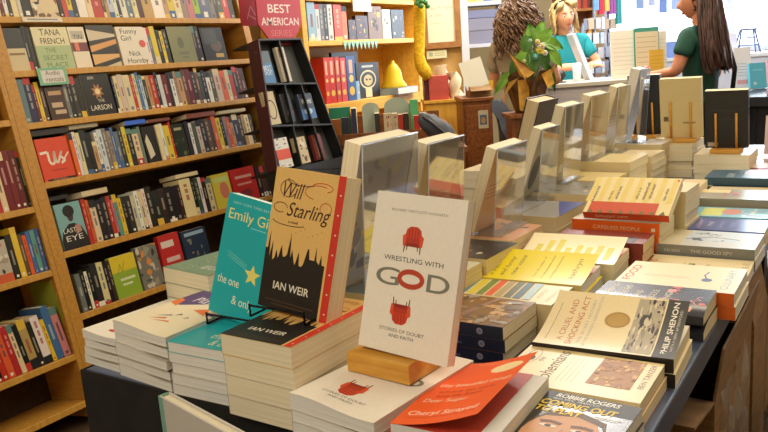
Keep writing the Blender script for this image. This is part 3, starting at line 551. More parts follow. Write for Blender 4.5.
rz_pile(('white paperback with a red armchair', 'white paperback'), 3, .815, .0216, (bl.x, bl.y), math.atan2(br.y-bl.y, br.x-bl.x), .158, .232, WG, lambda w, h: art_god(w, h, .05, .043), 'under the honey wood block', page=PAGEW, warp=wv(.0035, 32, .6), lc=(188, 180, 164))
# orange booklet, its cover curling open
def art_F(w, h): return [('e', .74*w, .82*h, .19*w, .085*h, (238, 214, 160)), ('t', 'tiny beautiful things', .52*w, .57*h, .0165, (246, 214, 180), {'w': .86*w}), ('t', 'advice on love', .5*w, .47*h, .0135, (176, 60, 26), {'w': .66*w}), ('t', 'and life from', .46*w, .40*h, .0135, (176, 60, 26), {'w': .54*w}), ('t', 'Dear Sugar', .36*w, .32*h, .0165, (246, 214, 180), {'w': .52*w}), ('t', 'Cheryl Strayed', .48*w, .13*h, .0185, (246, 222, 196), {'w': .80*w}), ('r', .1*w, .095*h, .9*w, .10*h, (190, 70, 30)), ('r', .3*w, .945*h, .7*w, .952*h, (250, 190, 140))]
def artF2(w, h): return [(a if a[0] != 't' else a) for a in art_F(.125, h)]
rz_pile(('orange paperback with its cover curling open', 'white paged paperback'), 2, .81, .03, (-.513, .752), R(2), .140, .21, (240, 92, 30), artF2, 'right of the white armchair books', page=PAGEW, lift=.044, cw=.125, fly=(200, 66, 44), rough=.4)
# dark book with a man's face
def art_G(w, h):
    sk_, dk, hr = (206, 150, 104), (110, 70, 46), (92, 66, 44)
    a = [('e', .46*w, .40*h, .37*w, .34*h, sk_), ('p', [(.08*w, .5*h), (.2*w, .70*h), (.5*w, .76*h), (.8*w, .68*h), (.88*w, .48*h), (.78*w, .62*h), (.5*w, .69*h), (.2*w, .63*h)], hr), ('r', .0, .80*h, w, h, (34, 32, 30))]
    for sx in (.30, .62): a += [('e', sx*w, .50*h, .09*w, .016*h, (240, 230, 216)), ('e', sx*w, .50*h, .036*w, .016*h, (70, 46, 34)), ('l', [((sx-.11)*w, .545*h), (sx*w, .565*h), ((sx+.11)*w, .548*h)], .007, dk)]
    a += [('p', [(.46*w, .5*h), (.53*w, .36*h), (.40*w, .36*h)], (186, 126, 84)), ('l', [(.32*w, .22*h), (.46*w, .2*h), (.6*w, .22*h)], .005, (150, 70, 60))]
    a += [('t', 'ROBBIE ROGERS', .46*w, .925*h, .0155, (240, 236, 226), {'w': .68*w, 'b': .02, 'sh': .15}), ('t', 'with ERIC MARCUS', .36*w, .885*h, .008, (230, 226, 214), {'w': .5*w, 'sh': .15}), ('t', 'COMING OUT', .43*w, .79*h, .021, (236, 200, 40), {'w': .8*w, 'b': .03, 'sh': .15}), ('t', 'TO PLAY', .28*w, .685*h, .021, (236, 200, 40), {'w': .5*w, 'b': .03, 'sh': .15}), ('r', .62*w, .745*h, .92*w, .752*h, (220, 210, 190)), ('r', .62*w, .725*h, .88*w, .731*h, (220, 210, 190))]
    return a
tl = onZ(549.6, 390, .79); q = R(-2)
rz_pile(('dark paperback with a face and yellow capitals', 'white paged paperback'), 2, .79, .02, (tl.x+.2*sin(q), tl.y-.2*cos(q)), q, .131, .2, (56, 52, 46), art_G, 'at the near right table edge', page=PAGEW, rough=.22)
# cream book with a curly title, spine towards the camera
def art_H(w, h): return [('r', .24*w, .11*h, .95*w, .41*h, (170, 118, 58)), ('mess', .24*w, .11*h, .95*w, .41*h, [(196, 140, 66), (150, 96, 44), (214, 166, 96), (120, 80, 50), (176, 110, 60), (206, 180, 120)], 70, 4), ('t', 'BEN TANZER', .62*w, .035*h, .012, (110, 70, 40), {'w': .62*w}), ('t', 'the', .66*w, .80*h, .014, (110, 90, 60)), ('t', 'Bohemians', .52*w, .66*h, .03, (92, 72, 44), {'w': .86*w, 'sh': .2}), ('o', .72*w, .90*h, .2*w, .05*h, .0012, (150, 130, 90)), ('e', .66*w, .905*h, .07*w, .03*h, (50, 40, 34))] + [('r', .2*w, (.50+.035*i)*h, .85*w, (.503+.035*i)*h, (150, 124, 84)) for i in range(4)]
bl = onZ(639, 405.5, .79)
rz_pile(('cream paperback with a landscape and curly title', 'cream paged paperback'), 2, .79, .02, (bl.x, bl.y+.006), R(90.5), .145, .213, (232, 212, 160), art_H, 'behind the dark face cover', page=PAGE, spine=(226, 206, 156), back=(170, 40, 40))
def art_I(w, h):
    a = [('r', 0, 0, w, .15*h, (34, 30, 26)), ('t', 'PHILIP SHENON', .52*w, .065*h, .0125, (240, 232, 216), {'w': .88*w, 'b': .015}), ('t', 'WITH A NEW AFTERWORD', .5*w, .03*h, .006, (210, 200, 180), {'w': .7*w}), ('r', .03*w, .16*h, .97*w, .36*h, (176, 164, 138)), ('mess', .03*w, .16*h, .97*w, .36*h, [(60, 54, 48), (206, 194, 164), (110, 102, 90), (40, 36, 32), (220, 208, 178), (150, 140, 122)], 70, 7)]
    a += [('e', .62*w, .27*h, .11*w, .045*h, (40, 36, 32)), ('e', .62*w, .255*h, .08*w, .028*h, (206, 194, 166))]
    a += [('t', 'A CRUEL AND', .5*w, .81*h, .0145, (200, 120, 90), {'w': .74*w}), ('t', 'SHOCKING ACT', .5*w, .73*h, .0145, (200, 120, 90), {'w': .88*w}), ('t', 'THE SECRET HISTORY', .5*w, .675*h, .007, (170, 180, 180), {'w': .8*w}), ('t', 'OF THE KENNEDY ASSASSINATION', .5*w, .63*h, .007, (170, 180, 180), {'w': .9*w}), ('r', .12*w, .93*h, .8*w, .935*h, (160, 150, 130)), ('e', .60*w, .475*h, .135*w, .094*h, (186, 146, 60)), ('o', .60*w, .475*h, .12*w, .083*h, .0012, (140, 104, 40))]
    return a
rz_pile(('cream paperback with a gold seal and group photograph', 'cream paged paperback'), 2, .797, .0232, (-.246, 1.126), R(93), .156, .22, (236, 218, 172), art_I, 'third along the right table edge', page=PAGE, lift=.042, spine=(30, 26, 24))
def art_J(w, h):
    a = [('t', s, .5*w, (.86-.13*i)*h, .017, (214, 206, 180), {'w': k*w}) for i, (s, k) in enumerate((('COMBING', .8), ('WONDERS', .7), ('AND', .3), ('MIDDLE', .5), ('HUNGER', .75)))]
    rg = random.Random(5)
    for i in range(16):
        cx, cy = rg.uniform(.08, .95)*w, rg.uniform(.03, .38)*h
        a.append(('e', cx, cy, rg.uniform(.03, .09)*w, rg.uniform(.02, .045)*h, rg.choice([(224, 120, 110), (206, 80, 80), (236, 170, 150), (150, 60, 70)]))) if i % 2 else a.append(('l', [(cx, cy), (cx+.12*w, cy+.05*h), (cx+.2*w, cy)], .002, (206, 120, 120)))
    return a
rz_pile(('dark blue paperback with pink flowers', 'cream paged paperback'), 2, .807, .0283, (-.243, 1.335), R(90), .123, .20, (50, 50, 62), art_J, 'behind the gold seal book', page=PAGE, rough=.25, warp=lambda x, y: -.012*max(0, 1-x/.05)**2)
def art_K(w, h): return [('t', 'FOOD', .5*w, .89*h, .024, (222, 104, 60), {'w': .62*w, 'b': .02})] + [('r', (.42+.05*i)*w, .42*h, (.43+.05*i)*w, .8*h, (206, 150, 130)) for i in range(2)] + [('e', .42*w, .27*h, .07*w, .045*h, (70, 86, 130)), ('l', [(.48*w, .28*h), (.6*w, .31*h), (.75*w, .29*h)], .003, (70, 86, 130)), ('t', 'CULINARY', .52*w, .07*h, .02, (140, 176, 190), {'w': .8*w})]
rz_pile(('cream cookbook with a small blue pepper and orange lettering', 'white paged cookbook'), 2, .802, .026, (-.214, 1.462), R(90.3), .172, .222, (236, 220, 178), art_K, 'at the right edge', page=PAGEW, spine=(226, 108, 40))
def art_K2(w, h): return [('mess', .15*w, .35*h, .75*w, .85*h, [(150, 160, 70), (190, 180, 90), (110, 120, 56), (206, 190, 120)], 22, 3), ('mess', .1*w, .03*h, .6*w, .3*h, [(222, 160, 110), (230, 190, 140), (206, 130, 90)], 8, 2), ('t', 'GREENS', .5*w, .88*h, .02, (214, 130, 90), {'w': .6*w}), ('t', 'TABLE', .6*w, .03*h, .018, (170, 170, 120), {'w': .6*w})]
rz_pile(('cream cookbook with a green salad photo', 'white paged cookbook'), 1, .776, .0255, (-.222, 1.645), R(90.5), .15, .225, (232, 214, 170), art_K2, 'before the grey spine', page=PAGEW, warp=lambda x, y: -.006*sin(x/.145*3.1))
def art_M(w, h): return [('r', .3*w, 0, w, .75*h, (196, 206, 216)), ('mess', .3*w, .35*h, .9*w, .7*h, [(90, 104, 120), (170, 184, 196), (70, 80, 96), (206, 212, 214)], 20, 6), ('l', [(.4*w, .75*h), (.6*w, .5*h), (.5*w, .2*h)], .004, (70, 84, 104)), ('r', 0, .76*h, w, h, (206, 196, 166))]
rz_pile(('greyish paperback with a blue figure', 'cream paged paperback'), 2, .80, .0248, (-.224, 1.802), R(89.6), .155, .21, (204, 206, 204), art_M, 'in front of the deep blue cover', page=PAGEW, spine=(132, 132, 124), spart=[('t', 'THE GOOD SPY', .12, .008, .011, (210, 206, 196), {'w': .09}), ('t', 'KAI BIRD', .035, .008, .009, (206, 202, 190), {'w': .035})])
def art_N(w, h): return [('t', s, .5*w, (.82-.12*i)*h, .016, c, {'w': k*w}) for i, (s, k, c) in enumerate((('ALL THE', .6, (176, 180, 206)), ('LIGHT', .7, (186, 150, 176)), ('WE', .4, (196, 190, 206)), ('CANNOT', .7, (150, 160, 200)), ('SEE', .4, (130, 146, 196))))]
rz_pile(('deep blue paperback with faint lettering', 'cream paged paperback'), 2, .80, .025, (-.225, 1.972), R(91), .14, .215, (70, 78, 138), art_N, 'behind the grey spined book', page=PAGE, rough=.3)
def art_O(w, h): return [('r', .1*w, .55*h, .9*w, .8*h, (196, 200, 90)), ('e', .55*w, .45*h, .3*w, .12*h, (196, 130, 110)), ('mess', .1*w, .02*h, .9*w, .35*h, [(220, 224, 226), (150, 176, 200), (206, 210, 206)], 18, 3)]
rz_pile(('light blue paperback with a yellow green patch', 'white paged paperback'), 2, .80, .025, (-.235, 2.13), R(91), .125, .21, (130, 184, 208), art_O, 'behind the deep blue cover', page=PAGEW)
def art_P(w, h): return [('r', .62*w, .55*h, .95*w, .95*h, (224, 200, 140)), ('mess', .2*w, .3*h, .7*w, .62*h, [(196, 96, 90), (206, 130, 120), (180, 80, 76)], 12, 2), ('l', [(.2*w, .1*h), (.7*w, .14*h)], .003, (200, 196, 180))]
rz_pile(('grey paperback with a faded red emblem', 'cream paged paperback'), 3, .82, .023, (-.245, 2.275), R(91), .15, .215, (156, 150, 132), art_P, 'behind the light blue cover', page=PAGE)
rz_pile(('pale cream paperback with thin stripes', 'cream paged paperback'), 2, .80, .025, (-.25, 2.44), R(90), .14, .215, (206, 190, 150), lambda w, h: [('r', .2*w, .2*h, .3*w, .9*h, (170, 150, 110)), ('r', .5*w, .2*h, .6*w, .9*h, (226, 206, 160))], 'in front of the dark teal cover', page=PAGE)
def art_Q(w, h): return [('t', 'LIGHT', .35*w, .62*h, .03, (200, 214, 214), {'w': .5*w}), ('r', .4*w, .2*h, .8*w, .5*h, (176, 150, 150)), ('r', .1*w, .05*h, .4*w, .5*h, (130, 160, 176))]
rz_pile(('dark teal paperback with white lettering', 'cream paged paperback'), 3, .825, .025, (-.26, 2.60), R(91), .16, .215, (48, 84, 104), art_Q, 'near the far right end of the table', page=PAGE)
rz_pile(('pale blue paperback with a pink stripe', 'white paged paperback'), 2, .80, .025, (-.27, 2.80), R(90), .14, .21, (170, 190, 214), lambda w, h: [('r', 0, .3*h, w, .5*h, (214, 150, 160)), ('r', .2*w, .65*h, .8*w, .8*h, (236, 240, 246))], 'behind the dark teal cover', page=PAGEW)
rz_pile(('maroon paperback with a pale picture', 'white paged paperback'), 2, .80, .025, (-.27, 2.96), R(92), .14, .21, (140, 60, 60), lambda w, h: [('r', .15*w, .2*h, .85*w, .7*h, (214, 190, 180))], 'at the right of the black standing book', page=PAGEW)
# ---- second row
def art_X(w, h): return [('mess', 0, 0, w, h, [(150, 108, 46), (180, 136, 66), (104, 76, 44), (206, 160, 96), (84, 60, 38), (160, 150, 140)], 80, 13), ('p', [(0, .45*h), (w, .3*h), (w, .34*h), (0, .52*h)], (150, 110, 90)), ('t', 'Lonely', .62*w, .86*h, .03, (240, 236, 226), {'w': .62*w, 'sh': .2}), ('t', 'a novel', .3*w, .80*h, .014, (236, 230, 220)), ('t', 'RUSSELL ROWLAND', .5*w, .2*h, .011, (236, 226, 206), {'w': .8*w, 'sh': .2}), ('e', .86*w, .18*h, .05*w, .025*h, (236, 236, 226))]
rz_pile(('brown landscape paperback with a navy spine', 'navy spined paperback'), 3, .82, .0228, (-.511, 1.10), R(89.4), .143, .215, (140, 100, 52), art_X, 'behind the standing white armchair book', page=PAGE, spine=(30, 36, 70), spart=[('e', .172, .0114, .006, .006, (120, 130, 170)), ('o', .172, .0114, .005, .005, .001, (200, 200, 220)), ('t', 'WINTER RANGE', .05, .013, .006, (150, 156, 190), {'w': .06}), ('t', 'LONELY COUNTRY', .10, .006, .005, (150, 156, 190), {'w': .07})], rough=.25)
def art_W(w, h):
    cs = [(92, 140, 160), (226, 206, 60), (120, 140, 60), (232, 100, 50), (180, 160, 110), (110, 110, 90), (70, 100, 120), (170, 200, 210)]
    return [('p', [(.12*w, (.93-.09*i)*h), (.12*w, (.86-.09*i)*h), (w*.98, (.90-.09*i)*h), (.98*w, (.97-.09*i)*h)], c) for i, c in enumerate(cs)] + [('t', 'AMY', .5*w, .16*h, .014, (190, 176, 140), {'w': .5*w}), ('t', 'HASSINGER', .5*w, .06*h, .012, (190, 176, 140), {'w': .7*w})]
rz_pile(('cream paperback with rainbow stripes', 'cream paged paperback'), 2, .815, .0324, (-.484, 1.250), R(90), .116, .21, (230, 212, 164), art_W, 'between the brown landscape and the yellow cover', page=PAGE)
YEL = (236, 214, 20)
def art_V(w, h): return [('t', s, x*w, y*h, sz, (120, 110, 20), {'w': k*w, 'sh': .2}) for s, x, y, sz, k in (('a fresh', .35, .88, .014, .4), ('and funny', .45, .78, .016, .6), ('new voice', .5, .68, .016, .6), ('from the author of', .5, .48, .006, .6), ('an unforgettable debut', .5, .40, .006, .7), ('a stunning achievement', .5, .32, .006, .7), ('kathryn', .5, .12, .016, .6))]
rz_pile(('bright yellow paperback with lines of handwriting', 'white paged paperback'), 3, .818, .0225, (-.470, 1.372), R(93), .147, .215, YEL, art_V, 'behind the rainbow striped book', page=PAGEW, lift=.028, cw=.140, fly=(206, 80, 50), spine=(214, 196, 120))
def art_U(w, h):
    rg = random.Random(3); a = []
    for i in range(8): x0 = rg.uniform(.1, .35)*w; a.append(('r', x0, (.08+.105*i)*h, x0+rg.uniform(.3, .55)*w, (.145+.105*i)*h, (216, 200, 30)))
    return a
rz_pile(('cream paperback with yellow block columns', 'cream paged paperback'), 3, .818, .0225, (-.455, 1.532), R(93), .145, .215, (236, 222, 176), art_U, 'behind the bright yellow cover', page=PAGE, lift=.03, cw=.135, fly=(226, 100, 50))
rz_pile(('dark red paperback', 'cream paged paperback'), 3, .826, .0252, (-.435, 1.688), R(91), .108, .21, (130, 50, 40), lambda w, h: [('r', .05*w, .1*h, .5*w, .9*h, (50, 40, 40)), ('r', .15*w, .6*h, .22*w, .85*h, (200, 180, 150))], 'in front of the orange spine', page=PAGEO)
def art_S(w, h): return [('r', .3*w, .35*h, .8*w, .75*h, (84, 76, 66)), ('r', .1*w, .1*h, .9*w, .3*h, (206, 180, 130))]
rz_pile(('thick book with a bright orange spine', 'cream paged book'), 3, .846, .032, (-.428, 1.806), R(87), .125, .215, (206, 178, 130), art_S, 'under the slanting striped book', page=PAGE, spine=(232, 100, 26), jig=.002, spart=[('t', 'CARELESS PEOPLE', .112, .0115, .0125, (236, 206, 160), {'w': .115}), ('r', .196, .012, .205, .02, (240, 226, 200)), ('r', .048, .006, .0486, .026, (200, 80, 20)), ('r', .178, .006, .1786, .026, (200, 80, 20))])
def art_R(w, h):
    a = [('r', .3*w, (.02+.135*i)*h, w, (.085+.135*i)*h, (230, 206, 120)) for i in range(8)] + [('r', 0, .15*h, .3*w, .95*h, (206, 76, 40))]
    a += [('p', [(0, (.04+.12*i)*h), (.10*w, (.07+.12*i)*h), (.0, (.11+.12*i)*h)], (110, 110, 60)) for i in range(8)]
    rows = [('the signature of all', .93, .5, .55), ('the dog', .74, .48, .3), ('and the book', .66, .56, .45), ('who is it', .42, .55, .4), ('remembered well', .34, .62, .6), ('tell me when?', .27, .62, .5), ('kate white', .10, .55, .4)]
    return a + [('t', s, x*w, y*h, .011, (110, 96, 60), {'w': k*w*.8, 'b': .01}) for s, y, x, k in rows] + [('e', .93*w, .03*h, .03*w, .012*h, (200, 60, 40))]
bl3 = onZ(669, 216.7, .868); q = R(26)
Xr = frame(V((bl3.x-.004, 1.815, .849)), V((0, cos(q), sin(q))), V((-1, .04, 0)).normalized(), V((0, cos(q), sin(q))).cross(V((-1, .04, 0)).normalized()).normalized())
make_book('paperback_book', 'cream striped paperback with a red band, lying slanted on the orange spined book', 'book', .148, .205, .02, (238, 220, 164), PAGE, art_R(.148, .205), spine=(206, 80, 40), spart=[('t', 'SUNLIGHT DAYS', .07, .006, .010, (240, 214, 170), {'w': .08})], X=Xr)
rz_pile(('pale cream paperback with grey edges', 'cream paged paperback'), 5, .896, .0292, (-.40, 1.955), R(88), .14, .215, (226, 208, 160), None, 'holding up the slanting striped book', page=PAGE)
rz_pile(('grey paperback with a green and orange picture', 'cream paged paperback'), 4, .862, .028, (-.43, 2.13), R(90), .15, .215, (186, 178, 150), lambda w, h: [('mess', .1*w, .05*h, .9*w, .5*h, [(150, 160, 80), (226, 140, 60), (180, 110, 100), (190, 196, 120)], 16, 8), ('l', [(.5*w, .6*h), (.7*w, .8*h), (.5*w, .95*h)], .006, (120, 120, 110))], 'behind the slanting striped book', page=PAGE)
rz_pile(('buff paperback with a brown band', 'cream paged paperback'), 3, .84, .03, (-.44, 2.32), R(91), .15, .21, (214, 190, 140), lambda w, h: [('r', 0, .3*h, w, .4*h, (150, 110, 70))], 'in front of the far standing books', page=PAGE)
rz_pile(('pale paperback with a green band', 'cream paged paperback'), 2, .80, .025, (-.45, 2.52), R(90), .15, .21, (220, 206, 170), lambda w, h: [('r', 0, .6*h, w, .72*h, (120, 150, 100))], 'left of the dark teal cover', page=PAGE)
# ---- centre row piles (mostly page edges) that carry the acrylic easels
cen = [(1.05, .14, .865, 4, .25, (176, 190, 196), 'grey blue', PAGEO), (1.21, .15, .85, 4, .21, (210, 200, 170), 'pale buff', PAGEY), (1.375, .15, .852, 3, .205, (44, 42, 42), 'black', PAGEY), (1.545, .17, .85, 4, .21, (206, 150, 112), 'pale orange', PAGEO), (1.80, .20, .85, 3, .21, (150, 148, 146), 'blue cornered', PAGEO), (2.06, .20, .86, 4, .21, (136, 132, 120), 'slate grey', PAGEO), (2.28, .17, .86, 4, .21, (222, 200, 140), 'light gold', PAGEY), (2.47, .20, .89, 5, .21, (226, 206, 150), 'pale yellow', PAGE), (2.71, .17, .875, 5, .21, (214, 196, 150), 'sandy', PAGE), (2.92, .17, .89, 5, .21, (196, 190, 180), 'light grey', PAGEO)]
for i, (y, w_, tz, n, h_, c, nm, pg) in enumerate(cen):
    th = (tz-.75)/n
    rz_pile(('%s paperback' % nm, '%s paperback' % nm), n, tz, th-.00005, (-.685+.008*((i*7) % 3), y), R(90+((i*5) % 5-2)), w_, h_, c, (lambda w, h: [('p', [(.1*w, 0), (w, 0), (w, .35*h), (.6*w, .2*h)], (66, 76, 150)), ('r', .1*w, .5*h, .9*w, .52*h, (90, 90, 90))]) if i == 4 else (lambda w, h: [('mess', .1*w, .1*h, .9*w, .9*h, [(206, 196, 170), (90, 90, 90), (150, 120, 90)], 9, 4)]) if i in (2, 3, 5) else None, 'in the %s middle pile from the front, below clear easels' % ordn(i+1), page=pg, spine=(222, 204, 160), lc=(214, 198, 160))
# green speckled pile, left side
def art_green(w, h):
    rg = random.Random(6); return [('e', rg.uniform(.03, .97)*w, rg.uniform(.03, .97)*h, rg.uniform(.006, .014)*w, rg.uniform(.004, .009)*h, rg.choice([(206, 214, 190), (160, 184, 150), (60, 90, 70)])) for i in range(150)] + [('t', 'RESORT', .75*w, .15*h, .03, (222, 226, 210), {'w': .4*w, 'sh': .3})]
rz_pile(('green speckled paperback', 'cream paged paperback'), 4, .878, .032, (-1.243, 1.03), R(-7), .15, .20, (110, 140, 116), art_green, 'behind the cream front corner piles', page=PAGE)
rz_pile(('buff paperback', 'cream paged paperback'), 4, .87, .03, (-1.24, 2.40), R(90), .25, .0+.2, (214, 190, 140), None, 'on the far left side of the table', page=PAGE) if False else None

# ---- standing books
def standing(name, fbl, w, h, t, lean, roll, yaw, **k):
    ex = V((cos(yaw)*cos(roll), sin(yaw)*cos(roll), -sin(roll))); b = V((-sin(yaw), cos(yaw), 0)); up = V((cos(yaw)*sin(roll), sin(yaw)*sin(roll), cos(roll)))
    ey = (up*cos(lean)+b*sin(lean)).normalized(); ez = ex.cross(ey)
    X = frame(fbl-ez*t, ex, ey, ez); return X
fb = onY(258, 306, .874); fb.z += .003; q = standing('', fb, .146, .226, .038, R(14), R(5.5), R(-2.5))
def ian_lift(x): return .010*max(0, (x-.02)/.12)**1.5
o = make_book('paperback_book', 'black and gold skyline paperback standing on a wire easel', 'book', .142, .226, .038, GOLD, PAGE, [a for a in art_D(.142, .226)], X=q)
b_ = MB()
def easel_wire(label, X, w):
    t = thing('wire_easel', label, 'book easel', X); mt = paint((24, 22, 22), .3, .8)
    def tw(path, nm, r=.0016):
        m = MB(); pts = [V(p) for p in path]
        for s in (0, pi):
            pp = []
            for a, b in zip(pts, pts[1:]):
                n = max(3, int((b-a).length/.002)); t_ = (b-a).normalized(); u = t_.orthogonal().normalized(); v = t_.cross(u)
                for i in range(n): L_ = (b-a).length*i/n; pp.append(a+(b-a)*i/n+(u*cos(L_*900+s)+v*sin(L_*900+s))*r*.8)
            pp.append(pts[-1]); m.tube(pp, r*.75, mt, 5)
        m.build(nm, t)
    tw([(0, -.045, .022), (0, -.045, .002), (0, .005, .003)], 'arm'); tw([(w, -.045, .022), (w, -.045, .002), (w, .005, .003)], 'arm'); tw([(0, -.045, .020), (w, -.045, .020)], 'front_rail')
    tw([(0, .008, .004), (.25*w, .055, .17), (.75*w, .055, .17), (w, .008, .004)], 'back_frame'); tw([(.5*w, .055, .17), (.5*w, .095, .002)], 'back_leg'); tw([(0, .0, .003), (w, .0, .003)], 'rear_rail')
p = onY(263, 312, .874); easel_wire('black twisted wire easel under the black and gold skyline book', TR(p.x, .890, .8818, 0), .11)
def art_E(w, h): return [('t', 'NEW YORK TIMES BESTSELLER', .5*w, .925*h, .006, (170, 226, 224), {'w': .8*w}), ('t', 'Emily Giffin', .5*w, .80*h, .026, (240, 230, 150), {'w': .88*w}), ('r', .45*w, .765*h, .7*w, .77*h, (170, 226, 224)), ('t', 'the one', .24*w, .265*h, .022, (238, 240, 214), {'w': .36*w}), ('t', '& only', .52*w, .125*h, .022, (238, 240, 214), {'w': .34*w}), ('p', [(w*.60+.019*(.45 if i % 2 else 1)*cos(i*pi/5+.3), h*.40+.019*(.45 if i % 2 else 1)*sin(i*pi/5+.3)) for i in range(10)], (240, 222, 120))] + [('l', [(.5*w-.03*i/1.0, .43*h+.004*k), (.3*w, (.47+.02*k)*h), (.16*w, (.50+.02*k)*h)], .0007, (150, 220, 214)) for k in range(3) for i in (0,)]
fb = onY(208.5, 312, .905); fb.z = max(fb.z, .856)
make_book('paperback_book', 'teal paperback with a yellow star standing on a wire easel', 'book', .142, .213, .022, TEAL, PAGEW, art_E(.142, .213), X=standing('', fb, .142, .213, .022, R(13), R(10), R(-2)), rough=.3)
p = onY(219, 314, .905); easel_wire('black twisted wire easel under the standing teal book', TR(-.958, .918, .8425, 0), .10)
fb = onY(358.3, 345.5, .872)
make_book('paperback_book', 'white paperback with two red armchairs standing on a wood block', 'book', .154, .232, .02, WG, PAGEW, art_god(.154, .232), back=(230, 150, 100), X=standing('', fb+V((0, 0, .0015)), .15, .232, .02, R(15.5), R(3), R(-3)))
a = onZ(347.7, 371, .816); b = onZ(409.6, 386.4, .816); X = TR(a.x, a.y, .8165, math.atan2(b.y-a.y, b.x-a.x)); wb = (b-a).length
t = thing('block_easel', 'honey coloured wood block holding the white armchair book', 'book easel', X)
MB().box((0, 0, 0), (wb, .10, .030), BLOCK).build('block', t, bevel=.0015)
for x in (.3, .7): m = MB(); m.tube([(x*wb, .06, .028), (x*wb, .10, .16)], .004, BLOCK); m.build('dowel', t)
# white book in front of the table
pa = onZ(158, 395.5, .79); pb = onZ(224, 432, .79); pc = onZ(178, 396, .79); ex = (pb-pa).normalized(); ey = V((0, 0, 1)); ez = ex.cross(ey); th_ = max(.018, min(.034, -(pc-pa).dot(ez)))
make_book('hardcover_book', 'pale grey book with an aqua spine standing before the table front', 'book', .23, .23, th_, (206, 200, 192), PAGE, [('r', 0, 0, .014, .23, (126, 176, 160)), ('t', 'journal', .085, .09, .02, (150, 140, 130)), ('r', .02, .17, .12, .174, (170, 150, 140))], spine=(126, 176, 160), X=frame(pa-ey*.23-ez*th_, ex, ey, ez), hard=True)
# ---- acrylic easels with books that face the left aisle
def acrylic_easel(i, xt, y0, w, zt, zb, t, cover, page, bartf=None, extra=0):
    nm = ordn(i)
    X = TR(xt, y0, 0); th = thing('acrylic_easel', 'clear acrylic easel, %s from the front in the middle row' % nm, 'book easel', X, 'clear acrylic easels'); xb = -.018
    m = MB(); m.prism([(0, zt), (.0028, zt), (xb+.0028, zb+.0025), (xb, zb+.0025)], -w, 0, ACR, Mx.Rotation(pi/2, 4, 'X')); m.build('back_plate', th)
    m = MB(); m.box((-.135, 0, zb+.0003), (xb+.02, w, zb+.0025), ACR); m.build('base', th)
    m = MB(); m.box((-.138, 0, zb+.0025), (-.135, w, zb+.025), ACR); m.build('lip', th)
    m = MB(); m.tube([(.0014, 0, zt+.001), (.0014, w, zt+.001)], .0022, ACRE, 6); m.build('top_bend', th)
    for yy in (0, w): m = MB(); m.tube([(.0014, yy, zt), (xb+.0014, yy, zb)], .0011, ACRE, 5); m.build('edge', th)
    H = zt-zb-.004+extra; lean = math.atan2(.066, H); ey = V((sin(lean), 0, cos(lean))); ex = V((0, -1, 0)); ez = ex.cross(ey)
    o = V((xt-.0695, y0+w-.004, zb+.0045)); H2 = H/cos(lean)
    make_book('paperback_book', 'book leaning on the %s clear acrylic easel, back cover towards the camera' % nm, 'book', w-.008, H2, t, cover, page, bart=bartf(w-.008, H2) if bartf else [], X=frame(o, ex, ey, ez), group='books on the clear acrylic easels')
def bart1(c): return lambda w, h: [('r', .1*w, .55*h, .9*w, .56*h, c), ('r', .1*w, .5*h, .9*w, .51*h, c), ('r', .1*w, .45*h, .8*w, .46*h, c), ('r', .1*w, .40*h, .85*w, .41*h, c), ('r', .62*w, .06*h, .9*w, .18*h, (236, 232, 222))]
acrylic_easel(1, -.735, 1.055,   .184, 1.128, .8655, .034, (176, 178, 184), PAGE, lambda w, h: [('mess', .05*w, .1*h, .95*w, .9*h, [(150, 152, 170), (190, 190, 200), (206, 196, 150), (130, 130, 150)], 26, 3), ('o', .15*w, .75*h, .06*w, .04*h, .002, (240, 226, 140))])
acrylic_easel(2, -.738, 1.285, .150, 1.10, .8525, .03, (206, 186, 140), PAGE, bart1((170, 150, 110)))
acrylic_easel(3, -.722, 1.564, .166, 1.052, .8505, .026, (220, 176, 120), PAGE, bart1((190, 110, 60)))
acrylic_easel(4, -.782, 1.99, .13, 1.05, .8505, .026, (196, 190, 170), PAGE, lambda w, h: [('e', .35*w, .35*h, .25*w, .25*h, (110, 106, 100))])
acrylic_easel(5, -.79, 2.20, .16, 1.093, .8605, .03, (206, 190, 150), PAGE, bart1((176, 156, 120)))
acrylic_easel(6, -.80, 2.475, .19, 1.104, .8905, .03, (206, 180, 130), PAGE, bart1((176, 150, 110)))
acrylic_easel(7, -.79, 2.74, .15, 1.115, .8765, .03, (214, 200, 170), PAGE, bart1((176, 156, 120)))
acrylic_easel(8, -.765, 2.945, .13, 1.165, .8905, .035, (190, 196, 216), PAGEW, None)
# far end: two books on wooden easels facing away, a third behind
def peg_easel(label, x, y, z, w, bw, bh, bt, cover, page, blabel, bart=None, hp=.6):
    t = thing('peg_easel', label, 'book easel', TR(x, y, z), 'wooden peg easels'); MB().box((-w/2, -.045, 0), (w/2, .06, .014), BLOCK).build('base', t, bevel=.002)
    q = R(9); ey = V((0, -sin(q), cos(q))); ex = V((-1, 0, 0)); ez = ex.cross(ey)
    for s in (-1, 1): m = MB(); m.tube([V((s*.24*bw, -.008, .012)), V((s*.24*bw, -.008, .012))+ey*bh*hp], .0042, BLOCK, 8); m.build('peg', t)
    make_book('hardcover_book', blabel, 'book', bw, bh, bt, cover, page, bart=bart(bw, bh) if bart else [], X=frame(V((x+bw/2, y-.0015, z+.0145)), ex, ey, ez))
pz = .876
rz_pile(('large cream paged book', 'cream paged book'), 4, pz, .0314, (-.775, 3.03), 0, .175, .23, (222, 204, 156), None, 'under the pale standing book at the far end', page=PAGE)
p0, p1 = onY(661, 100, 3.12), onY(702.5, 100, 3.12)
peg_easel('wooden peg easel behind the pale standing book', (p0.x+p1.x)/2, 3.125, pz+.0005, .12, p1.x-p0.x, .232, .03, (222, 204, 150), PAGE, 'pale cream book standing on a peg easel with its back to the camera', lambda w, h: [('r', .08*w, .28*h, .2*w, .36*h, (120, 96, 60)), ('r', .55*w, .24*h, .85*w, .27*h, (170, 146, 100))], .62)
